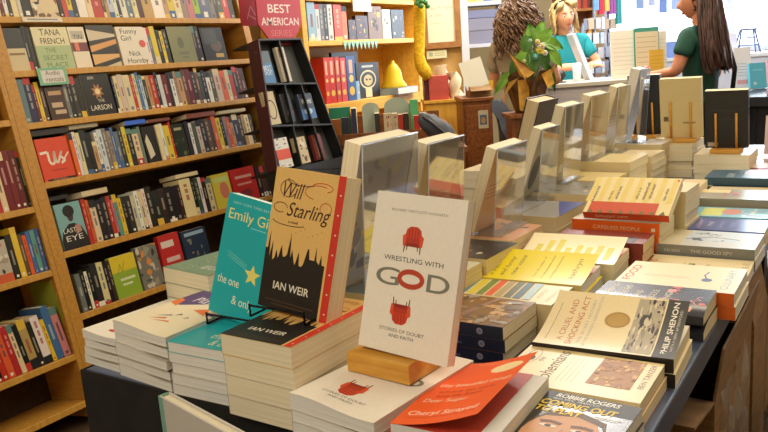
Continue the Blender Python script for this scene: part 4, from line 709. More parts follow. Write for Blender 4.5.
rz_pile(('wide cream paged book', 'cream paged book'), 3, .852, .034, (-.572, 2.92), 0, .185, .22, (216, 196, 150), None, 'under the black standing book at the far end', page=PAGE)
p0, p1 = onY(706, 115, 3.0), onY(749, 115, 3.0)
peg_easel('wooden peg easel behind the black standing book', (p0.x+p1.x)/2, 3.0, .8525, .10, p1.x-p0.x, .212, .034, (34, 32, 34), PAGE, 'black book standing on a peg easel with its back to the camera', lambda w, h: [('r', .06*w, .03*h, .3*w, .1*h, (176, 170, 160)), ('r', .1*w, .66*h, .9*w, .67*h, (56, 54, 56)), ('r', .1*w, .5*h, .9*w, .51*h, (56, 54, 56))], .62)
rz_pile(('tan paged book', 'cream paged book'), 4, .87, .03, (-.975, 3.20), 0, .17, .22, (206, 190, 150), None, 'beneath the dark standing book beyond the easels', page=PAGE)
p0, p1 = onY(645, 100, 3.3), onY(662, 100, 3.3)
peg_easel('wooden peg easel behind the narrow dark book', p1.x-.065, 3.3, .8705, .10, .13, .25, .03, (28, 30, 36), PAGEW, 'dark book with pale edges standing left of the pale standing book', None, .55)
# left row: one book on a pile facing left
rz_pile(('cream paged book', 'cream paged book'), 4, .87, .03, (-1.235, 2.36), 0, .24, .2, (200, 180, 140), None, 'on the left side of the table', page=PAGE)
q = R(16); ey = V((sin(q), 0, cos(q))); ex = V((0, -1, 0)); pt = onZ(543, 99, 1.10)
make_book('hardcover_book', 'thick cream paged book with dark covers leaning behind the fourth and fifth easels', 'book', .17, .235, .05, (40, 36, 36), PAGEO, X=frame(V((pt.x-.03, 2.555, .8725)), ex, ey, ex.cross(ey)), hard=True)
# ---- cardboard boxes under the right table edge
def carton(label, x0, y0, x1, y1, z0, z1, flaps, rz=0):
    t = thing('cardboard_box', label, 'box', TR(x0, y0, z0, rz), 'cardboard boxes under the table'); w_, d_, h_ = x1-x0, y1-y0, z1-z0; e = .005
    m = MB(); m.box((0, 0, 0), (w_, d_, e), CARD); m.box((0, 0, e), (e, d_, h_), CARD); m.box((w_-e, 0, e), (w_, d_, h_), CARD); m.box((e, 0, e), (w_-e, e, h_), CARD); m.box((e, d_-e, e), (w_-e, d_, h_), CARD); m.build('body', t)
    for k, ang in flaps:
        m = MB(); L2 = w_*.42 if k in 'lr' else d_*.4
        if k == 'r': m.box((0, 0, 0), (e, d_, L2), CARD, Mx.Translation((w_-e, 0, h_)) @ Mx.Rotation(R(ang), 4, 'Y'))
        if k == 'l': m.box((0, 0, 0), (e, d_, L2), CARD, Mx.Translation((0, 0, h_)) @ Mx.Rotation(R(-ang), 4, 'Y'))
        if k == 'n': m.box((0, 0, 0), (w_, e, L2), CARD, Mx.Translation((0, 0, h_)) @ Mx.Rotation(R(ang), 4, 'X'))
        m.build('flap', t)
    return t
t = carton('tall open cardboard box under the table with plastic over its edge', -.52, 1.47, -.245, 1.95, .1405, .575, (('r', 8), ('n', 80)))
m = MB(); m.grid(lambda u, v: (.277+.006*sin(v*9+u*5)+.004*sin(u*23), .05+.36*u,   .575-.1405+.004-(.26+.05*sin(u*11))*v), 20, 10, acrylic('thin_plastic', (1, 1, 1), .16, .15)); m.build('plastic_wrap', t)
carton('low cardboard box nearest the camera under the table edge', -.50, .96, -.27, 1.30, .1405, .52, (('l', 20),))
carton('cardboard box behind the tall open one under the table', -.52, 2.0, -.245, 2.25, .1405, .55, (('r', -10),))
carton('cardboard box farthest along under the table edge', -.5, 2.4, -.26, 2.75, .1405, .5, (('n', 18),))
carton('brown cardboard box standing on the floor beyond the table edge', -.14, 1.85, .16, 2.2, 0, .34, (('r', 20), ('n', 60)))
#@@BG
# ================================================================== yellow bookcase on the far left wall
FY = lambda y, z, x=-2.75: frame(V((x, y, z)), V((0, 1, 0)), V((0, 0, 1)), V((1, 0, 0)))
def onP(px, py, P, N): d = ray(px, py); return CAM + d*(N.dot(P-CAM)/N.dot(d))
YX = -2.75; y0, y1 = onX(308, 30, YX).y-.05, onX(420, 60, YX).y+.02; zs = [onX(360, 39.5, YX).z, onX(380, 97, YX).z]; ztop = onX(340, 2, YX).z
t = thing('bookcase', 'yellow painted bookcase behind the black book display', 'bookcase', TR(YX, y0, 0)); D_ = Mx.Translation((-YX, -y0, 0)); dp = .30
for a, b in ((y0, y0+.045), (y1-.045, y1)): MB().box((YX-dp, a, 0), (YX, b, 2.2), YELW, D_).build('side_panel', t, bevel=.003)
for z in zs+[ztop+.03, .55]: MB().box((YX-dp, y0+.045, z-.03 if z != zs[1] else z-.075), (YX+.001, y1-.045, z), YELW, D_).build('shelf', t, bevel=.003)
MB().box((YX-dp-.01, y0, 0), (YX-dp, y1, 2.2), YELW, D_).build('back_panel', t)
ys = lambda px, z, x=YX: bis(lambda y: proj(V((x, y, z)))[0], px, 2.5, 6.5)
PA, PB = 'upper shelf of the yellow bookcase', 'lower shelf of the yellow bookcase'
rg = random.Random(31)
FYs = lambda s, t_, z=0: FY(s, t_, YX+z)
for a, b, c, h in ((311, 319, (150, 186, 214), .26), (319, 323, (206, 210, 214), .25), (323, 327, (110, 116, 130), .25), (327, 331, (60, 60, 66), .25), (331, 336, (206, 206, 206), .25), (337, 345, (214, 80, 50), .25), (345, 350, (224, 110, 50), .24)):
    put_spine(ys(a, zs[0]), ys(b, zs[0]), zs[0], h*.82, c, PA, rg=rg, d=.16, XF=FYs)
def pic(cols, n, sd): return lambda w, h: [('mess', .05*w, .05*h, .95*w, .9*h, cols, n, sd)]
for a, b, h, c, cols, lb in ((351, 358, .14, (60, 46, 40), [(206, 150, 90), (120, 60, 40)], 'small dark cover with orange shapes on the upper yellow shelf'), (358.5, 370, .17, (70, 40, 36), [(224, 190, 90), (206, 120, 70), (40, 30, 30)], 'dark red cover with a yellow disc on the upper yellow shelf'), (371, 384, .24, (120, 84, 50), [(226, 190, 70), (150, 120, 80), (60, 50, 40)], 'tall brown and gold cover on the upper yellow shelf'), (385, 393, .22, (206, 206, 200), [(60, 60, 60), (150, 150, 150)], 'white and black cover on the upper yellow shelf'), (394, 406, .22, (46, 46, 50), [(90, 90, 96), (180, 180, 176)], 'dark charcoal cover at the right end of the upper yellow shelf')):
    put_face(ys(a, zs[0]), ys(b, zs[0]), zs[0], h*.85, c, pic(cols, 9, len(lb)), PA, lb, XF=FYs, th=.03)
for a, b, c, h in ((335.5, 340, (206, 60, 50), .27), (340, 346, (200, 50, 46), .27), (346.5, 351, (196, 70, 60), .27), (351.5, 357, (214, 80, 90), .265), (357.5, 366, (60, 96, 160), .27)):
    s0_, s1_ = ys(a-6, zs[1]), ys(b-6, zs[1]); n = SHN[PB] = SHN.get(PB, 0)+1; m = spine_mesh(s1_-s0_, h, .18, c, 'n', rg)
    prints(m, [('e', .5*(s1_-s0_), .22*h, .3*(s1_-s0_), .3*(s1_-s0_), (226, 190, 80)), ('e', .5*(s1_-s0_), .5*h, .25*(s1_-s0_), .25*(s1_-s0_), (230, 206, 120)), ('r', .3*(s1_-s0_), .62*h, .7*(s1_-s0_), .92*h, (226, 180, 150))], .0002, lambda x, y, z: (x, y, z))
    tag(m.build('book', None, FYs(s0_, zs[1]+.0005, -.02)), 'tall %s book with gold spots, %s on the lower yellow shelf' % (cname(c), ordn(n)), 'book', 'books on the '+PB)
for a, b, h, c, cols, lb, o_ in ((352, 357.5, .12, (50, 54, 90), [(120, 60, 80), (200, 120, 70)], 'small navy picture book on the lower yellow shelf', -.03), (358, 364.5, .115, (140, 180, 206), [(200, 210, 214), (150, 120, 110)], 'small pale blue book on the lower yellow shelf', -.03), (356, 381, .30, (44, 42, 44), [(60, 58, 60), (80, 76, 76)], 'large black poster book at the back of the lower yellow shelf', -.16)):
    put_face(ys(a, zs[1]), ys(b, zs[1]), zs[1], h, c, pic(cols, 7, len(lb)), PB, lb, XF=FYs, th=.02, out=o_)
put_face(ys(366, zs[1]), ys(388, zs[1]), zs[1], .225, (34, 36, 42), lambda w, h: [('o', .5*w, .52*h, .36*w, .27*h, .012, (214, 206, 170)), ('e', .5*w, .5*h, .2*w, .16*h, (206, 190, 140)), ('e', .43*w, .52*h, .05*w, .03*h, (70, 60, 60)), ('e', .58*w, .52*h, .05*w, .03*h, (70, 60, 60)), ('r', .36*w, .02*h, .64*w, .26*h, (214, 206, 170)), ('r', .25*w, .86*h, .75*w, .92*h, (200, 200, 200))], PB, 'black cover with a round pale emblem on the lower yellow shelf', XF=FYs, th=.03, out=-.06)
c = V((YX-.05, ys(401, zs[1]), zs[1])); m = MB(); m.lathe([(.085, 0), (.088, .012), (.062, .05), (.052, .11), (.03, .15), (.012, .165), (.012, .18)], paint((240, 206, 40), .35), 24)
tag(m.build('bell', None, Mx.Translation(c+V((0, 0, .045)))), 'bright yellow bell standing on a pale blue book on the lower shelf', 'bell')
m = MB(); m.box((-.09, -.13, 0), (.11, .13, .044), paint((150, 176, 206))); m.box((-.088, -.128, .004), (.112, .128, .04), PAGEW); tag(m.build('book', None, Mx.Translation(c+V((-.02, .03, .0005)))), 'pale blue book lying under the yellow bell', 'book')
gy0, gy1 = ys(342, zs[0]), ys(377, zs[0]); m = MB(); n = 9
for i in range(n): a_, b_ = gy0+(gy1-gy0)*i/n, gy0+(gy1-gy0)*(i+1)/n; m.prism([(a_, 0), (b_, 0), ((a_+b_)/2, -.05)], YX+.003, YX+.006, paint((150, 200, 180)), Mx(((0, 0, 1, 0), (1, 0, 0, 0), (0, 1, 0, zs[0]-.012), (0, 0, 0, 1))))
tag(m.build('paper_garland', None), 'mint green paper bunting hanging from the upper yellow shelf', 'garland')
def cardX(px0, py0, px1, py1, x, c, name, label, cat, art=None, th=.004):
    a, b = onX(px0, py1, x), onX(px1, py1, x); h = onX((px0+px1)/2, py0, x).z - (a.z+b.z)/2; w_ = b.y-a.y
    m = MB(); m.box((0, 0, 0), (w_, h, th), paint(c)); prints(m, art(w_, h) if art else [], th, lambda x_, y_, z_: (x_, y_, z_))
    return tag(m.build(name, None, FY(a.y, (a.z+b.z)/2, x)), label, cat)
cardX(353, -6, 371, 11.5, YX+.006, (232, 228, 210), 'shelf_card', 'white card hanging over the upper yellow shelf', 'sign', lambda w, h: [('r', .15*w, (.2+.15*i)*h, .85*w, (.24+.15*i)*h, (196, 190, 170)) for i in range(4)])
# ================================================================== black leaning display with the red octagon
DLE = R(13); DP = V((-2.22, 0, .78)); DU = V((-sin(DLE), 0, cos(DLE))); DN = V((cos(DLE), 0, sin(DLE)))
def dp_(px, py): p = onP(px, py, DP, DN); return p.y, (p-DP).dot(DU)
t = thing('book_display', 'black cardboard display with rows of pockets under the red octagon sign', 'display stand', frame(DP, V((0, 1, 0)), DU, DN)); BK = paint((28, 27, 28), .5); GR = paint((92, 96, 100), .5)
c00, c01, c10, c11 = dp_(258, 39), dp_(300, 38), dp_(277, 170), dp_(347, 166)
def lerp(a, b, u): return (a[0]+(b[0]-a[0])*u, a[1]+(b[1]-a[1])*u)
m = MB(); m.prism([c10, c11, c01, c00], -.07, -.065, GR); m.build('back_panel', t)
for e0, e1, nm, mt in ((c00, c10, 'side_panel', paint((70, 20, 24), .5)), (c01, c11, 'side_panel', BK)): m = MB(); m.prism([e1, (e1[0]+.008, e1[1]), (e0[0]+.008, e0[1]), e0], -.07, 0, mt); m.build(nm, t)
rows_ = [0, .34, .66, 1.0]
for i, u in enumerate(rows_):
    a, b = lerp(c00, c10, u), lerp(c01, c11, u); m = MB(); m.prism([(a[0], a[1]-.008), (b[0], b[1]-.008), b, a], -.165, .002, BK); m.build('shelf', t)
cols_ = [(.47,), (.36, .68), (.34, .68)]
for i in range(3):
    a0, b0, a1, b1 = lerp(c00, c10, rows_[i]), lerp(c01, c11, rows_[i]), lerp(c00, c10, rows_[i+1]), lerp(c01, c11, rows_[i+1])
    for q in cols_[i]:
        p, r_ = lerp(a0, b0, q), lerp(a1, b1, q); m = MB(); m.prism([r_, (r_[0]+.006, r_[1]), (p[0]+.006, p[1]), p], -.065, -.001, BK); m.build('divider', t)
zf = c10[1]; m = MB(); m.prism([(c10[0], -.80), (c11[0], -.80), (c11[0], zf-.009), (c10[0], zf-.009)], -.07, 0, BK); m.build('plinth', t)
def dbook(px0, px1, pyt, pyb, i, art, c, label):
    a = lerp(c00, c10, rows_[i+1]); s0_, s1_ = dp_(px0, pyb)[0], dp_(px1, pyb)[0]; h = dp_((px0+px1)/2, pyt)[1]-a[1]
    make_book('book', label, 'book', s1_-s0_, h, .02, c, None, art(s1_-s0_, h) if art else [], X=frame(DP, V((0, 1, 0)), DU, DN) @ Mx.Translation((s0_, a[1]+.001, -.035)), group='books in the black display')
dbook(268, 279, 50, 81, 0, lambda w, h: [('r', 0, 0, w, .62*h, (70, 120, 170)), ('t', 'BEST', .5*w, .4*h, .03, (220, 230, 236), {'w': .7*w}), ('t', 'SHORT', .5*w, .25*h, .03, (220, 230, 236), {'w': .7*w})], (96, 110, 120), 'blue and grey book in the top left pocket of the black display')
dbook(287, 295, 46, 81, 0, lambda w, h: [('r', .2*w, .7*h, .8*w, .95*h, (150, 120, 90))], (206, 196, 180), 'pale book in the top right pocket of the black display')
dbook(272.5, 284, 90, 123, 1, lambda w, h: [('o', .5*w, .45*h, .4*w, .3*h, .006, (60, 56, 50))], (196, 180, 140), 'cream book with a dark ring in the middle row of the display')
dbook(289, 299, 92, 122, 1, lambda w, h: [('mess', 0, .1*h, w, .6*h, [(70, 50, 60), (120, 110, 110)], 5, 2)], (36, 34, 36), 'black book in the middle pocket of the black display')
dbook(307, 321, 92, 122, 1, lambda w, h: [('r', 0, .0, w, .4*h, (70, 110, 170)), ('e', .5*w, .3*h, .3*w, .12*h, (170, 190, 210)), ('t', 'World', .5*w, .6*h, .035, (226, 226, 220), {'w': .7*w})], (52, 60, 80), 'dark blue book with a white globe in the display')
dbook(283, 297, 136, 167, 2, lambda w, h: [('r', 0, .28*h, w, .62*h, (214, 80, 50)), ('mess', 0, 0, w, .28*h, [(230, 230, 226), (40, 40, 40)], 10, 3), ('mess', 0, .64*h, w, h, [(120, 120, 116), (200, 200, 196)], 8, 4)], (216, 212, 204), 'white book with an orange band in the lower display row')
dbook(303, 315, 135, 167, 2, lambda w, h: [('mess', 0, 0, w, h, [(190, 150, 90), (96, 80, 60), (222, 206, 170)], 16, 5)], (200, 180, 140), 'tan patterned book in the lower display row')
dbook(322, 331, 132, 167, 2, lambda w, h: [('r', .3*w, .1*h, .6*w, .9*h, (190, 150, 130))], (120, 50, 44), 'dark red book in the lower right pocket of the display')
oc = onP(278, 9, V((-2.42, 0, 1.5)), V((1, 0, 0))); rO = (onX(300, 9, -2.42).y-onX(256.5, 9, -2.42).y)/2
m = MB(); pts = [(rO/cos(pi/8)*cos(pi/8+i*pi/4), rO*1.06/cos(pi/8)*sin(pi/8+i*pi/4)) for i in range(8)]; m.prism(pts, 0, .008, paint((190, 36, 44), .4))
prints(m, [('t', 'THE', 0, .050, .036, (240, 220, 210)), ('t', 'BEST', 0, -.018, .055, (240, 226, 216), {'w': 1.05*rO, 'b': .01}), ('t', 'AMERICAN', 0, -.075, .050, (240, 226, 216), {'w': 1.72*rO, 'b': .01}), ('t', 'SERIES', 0, -.125, .040, (226, 120, 110), {'w': .95*rO})], .008, lambda x, y, z: (x, y, z))
tag(m.build('sign', None, FY(oc.y, oc.z, -2.42)), 'red octagonal sign reading THE BEST AMERICAN SERIES above the black display', 'sign')
a = onX(241, 26, -2.52); b = onX(262, 26, -2.52)
m = MB(); m.box((0, 0, 0), (b.y-a.y+.03, .34, .006), paint((186, 40, 46), .4)); prints(m, [('l', [(.04, .03), (.07, .09), (.10, .05), (.13, .06)], .006, (226, 150, 140)), ('l', [(.05, .05), (.10, .03)], .006, (226, 150, 140))], .006, lambda x, y, z: (x, y, z))
tag(m.build('sign', None, FY(a.y, a.z, -2.52)), 'red board with a pale squiggle behind the octagonal sign', 'sign')
# ================================================================== helper for things that stand facing the aisle (yaw of the shop front axis)
EX = r0.copy(); EYD = V((-sin(HEAD), cos(HEAD), 0))
def up_frame(px0, py0, px1, py1, t, zb=None):
    a, b = onD(px0, py1, t), onD(px1, py1, t); z = zb if zb is not None else (a.z+b.z)/2; top = onD((px0+px1)/2, py0, t).z
    o = (a+b)/2; w_ = (b-a).dot(EX); o = o-EX*w_/2; o.z = z
    return frame(o, EX, V((0, 0, 1)), -EYD), w_, top-z
def up_box(px0, py0, px1, py1, t, th, mat, name, label, cat, art=None, zb=None, tip=0, roll=0, group=None):
    X, w_, h = up_frame(px0, py0, px1, py1, t, zb); m = MB(); m.box((0, 0, -th), (w_, h, 0), mat); prints(m, art(w_, h) if art else [], 0, lambda x, y, z: (x, y, z))
    return tag(m.build(name, None, X @ Mx.Rotation(tip, 4, 'X') @ Mx.Rotation(roll, 4, 'Z'), bevel=.0), label, cat, group)
def up_book(px0, py0, px1, py1, t, th, c, label, art=None, zb=None, tip=0, roll=0, name='book', group=None, page=None):
    X, w_, h = up_frame(px0, py0, px1, py1, t, zb)
    return make_book(name, label, 'book', w_, h, th, c, page, art(w_, h) if art else [], X=X @ Mx.Translation((0, 0, -th)) @ Mx.Rotation(tip, 4, 'X') @ Mx.Rotation(roll, 4, 'Z'), group=group)
# low book bin in front of the yellow bookcase
X, w_, h = up_frame(333, 100, 446, 138, 3.95); zb = onD(385, 137, 3.95).z
t = thing('book_bin', 'low wooden bin of upright books in front of the yellow bookcase', 'bin', X); 
for nm, a, b in (('floor_panel', (0, -.02, -.36), (w_, 0, 0)), ('front_panel', (0, -.02, 0), (w_, .035, .012)), ('back_panel', (0, 0, -.372), (w_, .10, -.36)), ('side_panel', (-.012, -.02, -.372), (0, .06, .012)), ('side_panel', (w_, -.02, -.372), (w_+.012, .06, .012)), ('cabinet', (0.01, -X.translation.z+.0, -.35), (w_-.01, -.021, -.01))): MB().box(a, b, WALN).build(nm, t)
zb = X.translation.z+.0005; tb = 4.05
for a in ((331, 107, 352, 137, tb, .03, (52, 150, 120), 'large teal green book standing in the low bin', 0), (353, 108, 358, 137, tb-.02, .12, (44, 56, 90), 'navy book spine beside the teal green book in the bin', 0), (343, 117, 350, 137, tb-.07, .02, (50, 52, 70), 'small dark navy book in front of the teal green one', 0), (331, 119, 342, 140, tb-.08, .02, (176, 104, 52), 'orange brown book at the left end of the bin', 0), (376, 113, 381, 137, tb-.02, .1, (60, 66, 66), 'dark grey slim book beside the arched grey card', 0), (385, 113, 393, 137, tb-.05, .03, (214, 200, 170), 'cream and black picture book in the middle of the bin', 0), (393.5, 113, 399, 137, tb-.05, .06, (206, 190, 160), 'cream slim book right of the picture book in the bin', 0), (399.5, 114, 404, 137, tb-.05, .06, (190, 60, 50), 'red slim book in the middle of the bin', 0), (404.5, 113, 410, 137, tb-.05, .06, (70, 50, 44), 'dark brown slim book in the bin', 0), (412, 99, 420, 137, tb, .03, (96, 190, 130), 'bright green book towards the right end of the bin', 0), (415, 115, 420, 137, tb-.06, .03, (196, 50, 50), 'red book in front of the bright green one', 0), (421, 112, 428, 137, tb-.02, .03, (220, 210, 180), 'cream book at the right end of the bin', 0)):
    up_book(*a[:7], a[7], (lambda w, h: [('mess', .1*w, .2*h, .9*w, .9*h, [(40, 36, 36), (190, 60, 50)], 6, 2)]) if 'picture' in a[7] else None, zb=zb, group='books in the low bin')
def arch(px0, py0, px1, t, c, label):
    X, w_, h = up_frame(px0, py0, px1, 137, t, zb); m = MB(); n = 12; r_ = w_/2
    m.prism([(0, 0), (w_, 0)] + [(r_+r_*cos(pi*i/n), h-r_*.7+r_*.7*sin(pi*i/n)) for i in range(n+1)], -.006, 0, paint(c)); tag(m.build('divider_card', None, X), label, 'divider')
arch(364, 102, 381, tb+.05, (176, 190, 178), 'grey green arched divider card behind the slim dark book'); arch(386, 97, 411, tb+.05, (170, 184, 172), 'wide grey green arched divider card behind the bright slim books')
# dark bag on the bin
c = onD(436, 124, 3.55); X = frame(V((c.x, c.y, c.z-.02)), EX, EYD, V((0, 0, 1))); t = thing('bag', 'dark slate shoulder bag slumped at the right end of the bin', 'bag', X); m = MB()
m.ball((0, .0, 0), (.10, .07, .05), paint((84, 88, 98), .7), 24, Mx.Rotation(R(38), 4, 'Y'), lambda d, p: p*(1+.10*sin(d.x*7+d.z*5)*cos(d.y*6))); m.build('body', t)
m = MB(); m.tube([(-.06, -.05, .06), (-.02, -.075, .03), (.03, -.075, -.02), (.07, -.06, -.06)], .008, paint((58, 60, 70)), 8); m.build('strap', t)
sz_ = c.z-.102; t = thing('stool', 'low wooden stool under the dark slate bag', 'stool', frame(V((c.x, c.y, 0)), EX, EYD, V((0, 0, 1)))); MB().box((-.12, -.1, sz_-.03), (.13, .12, sz_), WALN).build('seat', t, bevel=.003)
for sx in (-.10, .09):
    for sy in (-.08, .08): MB().box((sx, sy, 0), (sx+.025, sy+.025, sz_-.03), WALN).build('leg', t)
# ================================================================== partition with whiteboard
TP = 6.0
def up_wall(px0, py0, px1, py1, t, th, mat, name, label, cat, zb=0): return up_box(px0, py0, px1, py1, t, th, mat, name, label, cat, zb=zb)
X, w_, h = up_frame(411, -25, 466, 60, TP+.05, 0); struct(MB().box((0, 0, -.12), (w_, h, 0), ramp_tex('tan_panel_wood', (196, 156, 92), (210, 172, 108), 5, (2, 2, 8), .5)), 'trim_1', X=X)
X, w_, h = up_frame(462, -25, 469.5, 60, TP+.02, 0); struct(MB().box((0, 0, -.1), (w_, h, .03), paint((206, 206, 218))), 'trim_2', X=X)
X, w_, h = up_frame(423, -22, 462, 48, TP-.02); t = thing('whiteboard', 'whiteboard in a brown wooden frame with faint handwriting', 'whiteboard', X); fr = .045
m = MB(); m.box((fr, fr, -.012), (w_-fr, h-fr, 0), paint((222, 216, 196), .3)); prints(m, [('t', 'Open Mic Nights', .5*w_, .55*h, .035, (170, 164, 150), {'w': .6*w_, 'sh': .2}), ('t', 'at 7 pm', .36*w_, .45*h, .035, (170, 164, 150), {'w': .3*w_, 'sh': .2}), ('r', .2*w_, .35*h, .6*w_, .355*h, (190, 184, 170))], 0, lambda x, y, z: (x, y, z)); m.build('board', t)
for a, b in (((0, 0), (w_, fr)), ((0, h-fr), (w_, h)), ((0, fr), (fr, h-fr)), ((w_-fr, fr), (w_, h-fr))): MB().box((*a, -.015), (*b, .012), ramp_tex('brown_frame_wood', (140, 96, 50), (160, 112, 62), 6, (3, 3, 3), .5)).build('frame', t)
up_box(427, 50.5, 447, 58.5, TP-.005, .003, paint((206, 206, 170)), 'paper_sign', 'small pale paper sign below the whiteboard', 'sign', lambda w, h: [('r', .1*w, .3*h, .3*w, .8*h, (150, 170, 140)), ('r', .4*w, .6*h, .9*w, .68*h, (170, 160, 120)), ('r', .4*w, .35*h, .9*w, .43*h, (170, 160, 120))])
# yellow knitted stocking
m = MB(); mt = ramp_tex('yellow_knit', (206, 160, 24), (240, 202, 40), 60, (1, 1, 1), .9, 2, .3)
pth = [onD(x, y, 4.68) for x, y in ((419, -18), (419.5, 10), (419.5, 35), (419, 56), (421, 65), (425, 72), (428.5, 79))]; m.tube(pth, [.036, .036, .035, .033, .038, .040, .026], mt, 14)
tag(m.build('knitted_stocking', None), 'long yellow knitted stocking hanging beside the whiteboard', 'stocking')
m = MB(); c = onD(421, 2, 4.58)
for i in range(14): rg2 = random.Random(i); m.ball(c+V((rg2.uniform(-.03, .03), rg2.uniform(-.03, .03), rg2.uniform(-.03, .03))), (.018, .012, .015), paint((80, 150, 90)), 8)
m.tube([c, c+V((0, 0, .12))], .003, paint((70, 120, 70)), 6); tag(m.build('leafy_ornament', None), 'small green ornament hanging at the top of the yellow stocking', 'ornament')
# ================================================================== brown cabinet with a carton, red boxes and white bags
def cab(px0, py0, px1, t, dpt, mat, name, label, cat):
    X, w_, h = up_frame(px0, py0, px1, 150, t, 0); th = thing(name, label, cat, X); MB().box((0, 0, -dpt), (w_, h-.02, 0), mat).build('body', th, bevel=.003); MB().box((-.01, h-.02, -dpt-.01), (w_+.01, h, .012), mat).build('top', th, bevel=.003); return X, w_, h, th
X, w_, h, th = cab(465, 97, 494, 4.3, .35, WALN, 'cabinet', 'brown wooden cabinet between the acrylic easels and the plant', 'cabinet'); cz = h
dr = MB().box((.012, .08, 0), (w_-.012, h-.04, .012), WALN).build('door', th, bevel=.003); m = MB(); m.ball((w_-.03, h*.55, .018), .009, paint((190, 160, 90), .3, .8), 12); m.build('knob', dr)
m = MB(); m.box((0, 0, 0), (.055, .10, .002), paint((206, 196, 170))); prints(m, [('r', .008, .02, .047, .075, (90, 110, 140)), ('e', .027, .045, .012, .018, (190, 150, 90))], .002, lambda x, y, z: (x, y, z)); tag(m.build('picture_card', None, X @ Mx.Translation((w_*.5, h-.17, .0125))), 'small picture card stuck on the brown cabinet', 'card')
def carton2(px0, py0, px1, t, z, label, d_=.2):
    X, w_, h = up_frame(px0, py0, px1, 99, t, z); th = thing('cardboard_box', label, 'box', X); m = MB(); e = .004
    m.box((0, 0, -d_), (w_, e, 0), CARD); m.box((0, e, -e), (w_, h, 0), CARD); m.box((0, e, -d_), (w_, h, -d_+e), CARD); m.box((0, e, -d_+e), (e, h, -e), CARD); m.box((w_-e, e, -d_+e), (w_, h, -e), CARD); m.build('body', th)
    MB().box((0, 0, 0), (w_, .055, e), CARD, Mx.Translation((0, h, 0)) @ Mx.Rotation(R(115), 4, 'X')).build('flap', th); return X, w_, h
X, w_, h = carton2(470, 86, 491, 4.32, cz+.0005, 'open cardboard carton on the brown cabinet')
m = MB(); m.box((0, 0, 0), (.13, .165, .003), paint((232, 232, 228))); tag(m.build('paper_sheet', None, X @ Mx.Translation((-.01, .035, -.03)) @ Mx.Rotation(R(14), 4, 'Z') @ Mx.Rotation(R(-14), 4, 'X')), 'white sheet of paper standing in the carton on the cabinet', 'paper')
m = MB(); m.box((0, 0, 0), (.09, .06, .01), paint((236, 190, 60))); tag(m.build('envelope', None, X @ Mx.Translation((.05, .03, -.06)) @ Mx.Rotation(R(-4), 4, 'Z')), 'yellow envelope standing in the carton on the cabinet', 'envelope')
X, w_, h, th = cab(428, 99, 462, 4.75, .3, YELW, 'side_table', 'small yellow stand under the red boxes', 'table'); rz0 = h
p = X
for i in range(3):
    m = MB(); m.box((.03, 0, -.16), (.03+.118, .048, -.01), paint((206, 90, 84), .5)); m.box((.145, .004, -.15), (.151, .044, -.02), paint((190, 60, 56))); tag(m.build('box', None, X @ Mx.Translation((0, rz0+.0005+i*.0485, 0))), '%s red box in the stack of three on the yellow stand' % ('bottom', 'middle', 'top')[i], 'box', 'red boxes on the yellow stand')
m = MB(); m.box((0, 0, -.16), (.028, .15, -.02), paint((92, 30, 36))); tag(m.build('book', None, X @ Mx.Translation((0, rz0+.0005, 0))), 'dark maroon book standing left of the red boxes', 'book')
def paperbag(px0, py0, px1, t, z, c, label, sd, roll=0):
    X, w_, h = up_frame(px0, py0, px1, 100, t, z); m = MB(); rg2 = random.Random(sd); ph = rg2.uniform(0, 6)
    m.grid(lambda u, v: (w_*(.5+.5*cos(2*pi*u)*(1-.25*v))+.012*sin(v*9+u*13+ph), h*v, -.05+.05*sin(2*pi*u)*(1-.5*v)+.01*sin(u*25+v*11+ph)), 28, 12, paint(c, .7))
    m.box((.02, 0, -.09), (w_-.02, .004, -.01), paint(c, .7)); tag(m.build('paper_bag', None, X @ Mx.Rotation(roll, 4, 'Z')), label, 'bag')
paperbag(450, 72, 464, 4.72, rz0+.0005, (224, 214, 190), 'crumpled white paper bag right of the red boxes', 4, R(4)); paperbag(440, 65, 456, 4.95, rz0-.06, (226, 218, 196), 'taller crumpled white bag behind the red boxes', 9, R(6))
# ================================================================== back wall furniture left of the window
X, w_, h = up_frame(466, -10, 503, 47, 7.6); t = thing('wall_cabinet', 'white wall shelf with lavender grey panels behind the curly haired person', 'shelf', X)
for nm, a, b, c in (('shelf', (0, 0, -.25), (w_, .035, .02), (226, 228, 240)), ('shelf', (0, .40, -.25), (w_, .44, .02), (226, 232, 244)), ('panel', (.02, .035, -.22), (w_-.02, .16, -.02), (150, 150, 172)), ('panel', (.02, .165, -.22), (w_-.02, .28, -.02), (156, 156, 180)), ('panel', (.02, .285, -.22), (w_-.02, .36, -.02), (140, 146, 186)), ('side_panel', (w_-.02, 0, -.25), (w_, .5, 0), (196, 200, 214))): MB().box(a, b, paint(c)).build(nm, t)
for i, c in enumerate(((232, 214, 110), (236, 222, 140), (90, 130, 190), (230, 190, 70))): m = MB(); m.box((.03+.085*i, .4405, -.2), (.11+.085*i, .53, -.02), paint(c)); tag(m.build('box', None, X), '%s box on the white wall shelf, %s from left' % (cname(c), ordn(i+1)), 'box', 'boxes on the white wall shelf')
X, w_, h = up_frame(560, -14, 597, 45, 7.9, 0); t = thing('bookcase', 'orange brown bookcase behind the person in teal', 'bookcase', X); OB = ramp_tex('orange_wood', (186, 124, 66), (204, 140, 78), 5, (2, 8, 2), .5)
zsh = [onD(578, y, 7.9).z for y in (40, 9)]
for nm, a, b in [('side_panel', (0, 0, -.3), (.025, h, 0)), ('side_panel', (w_-.025, 0, -.3), (w_, h, 0)), ('back_panel', (0, 0, -.31), (w_, h, -.3))]+[('shelf', (.025, z-.025, -.3), (w_-.025, z, 0)) for z in zsh+[.7, .35]]: MB().box(a, b, OB).build(nm, t)
rg2 = random.Random(4); x = .03; n = 0
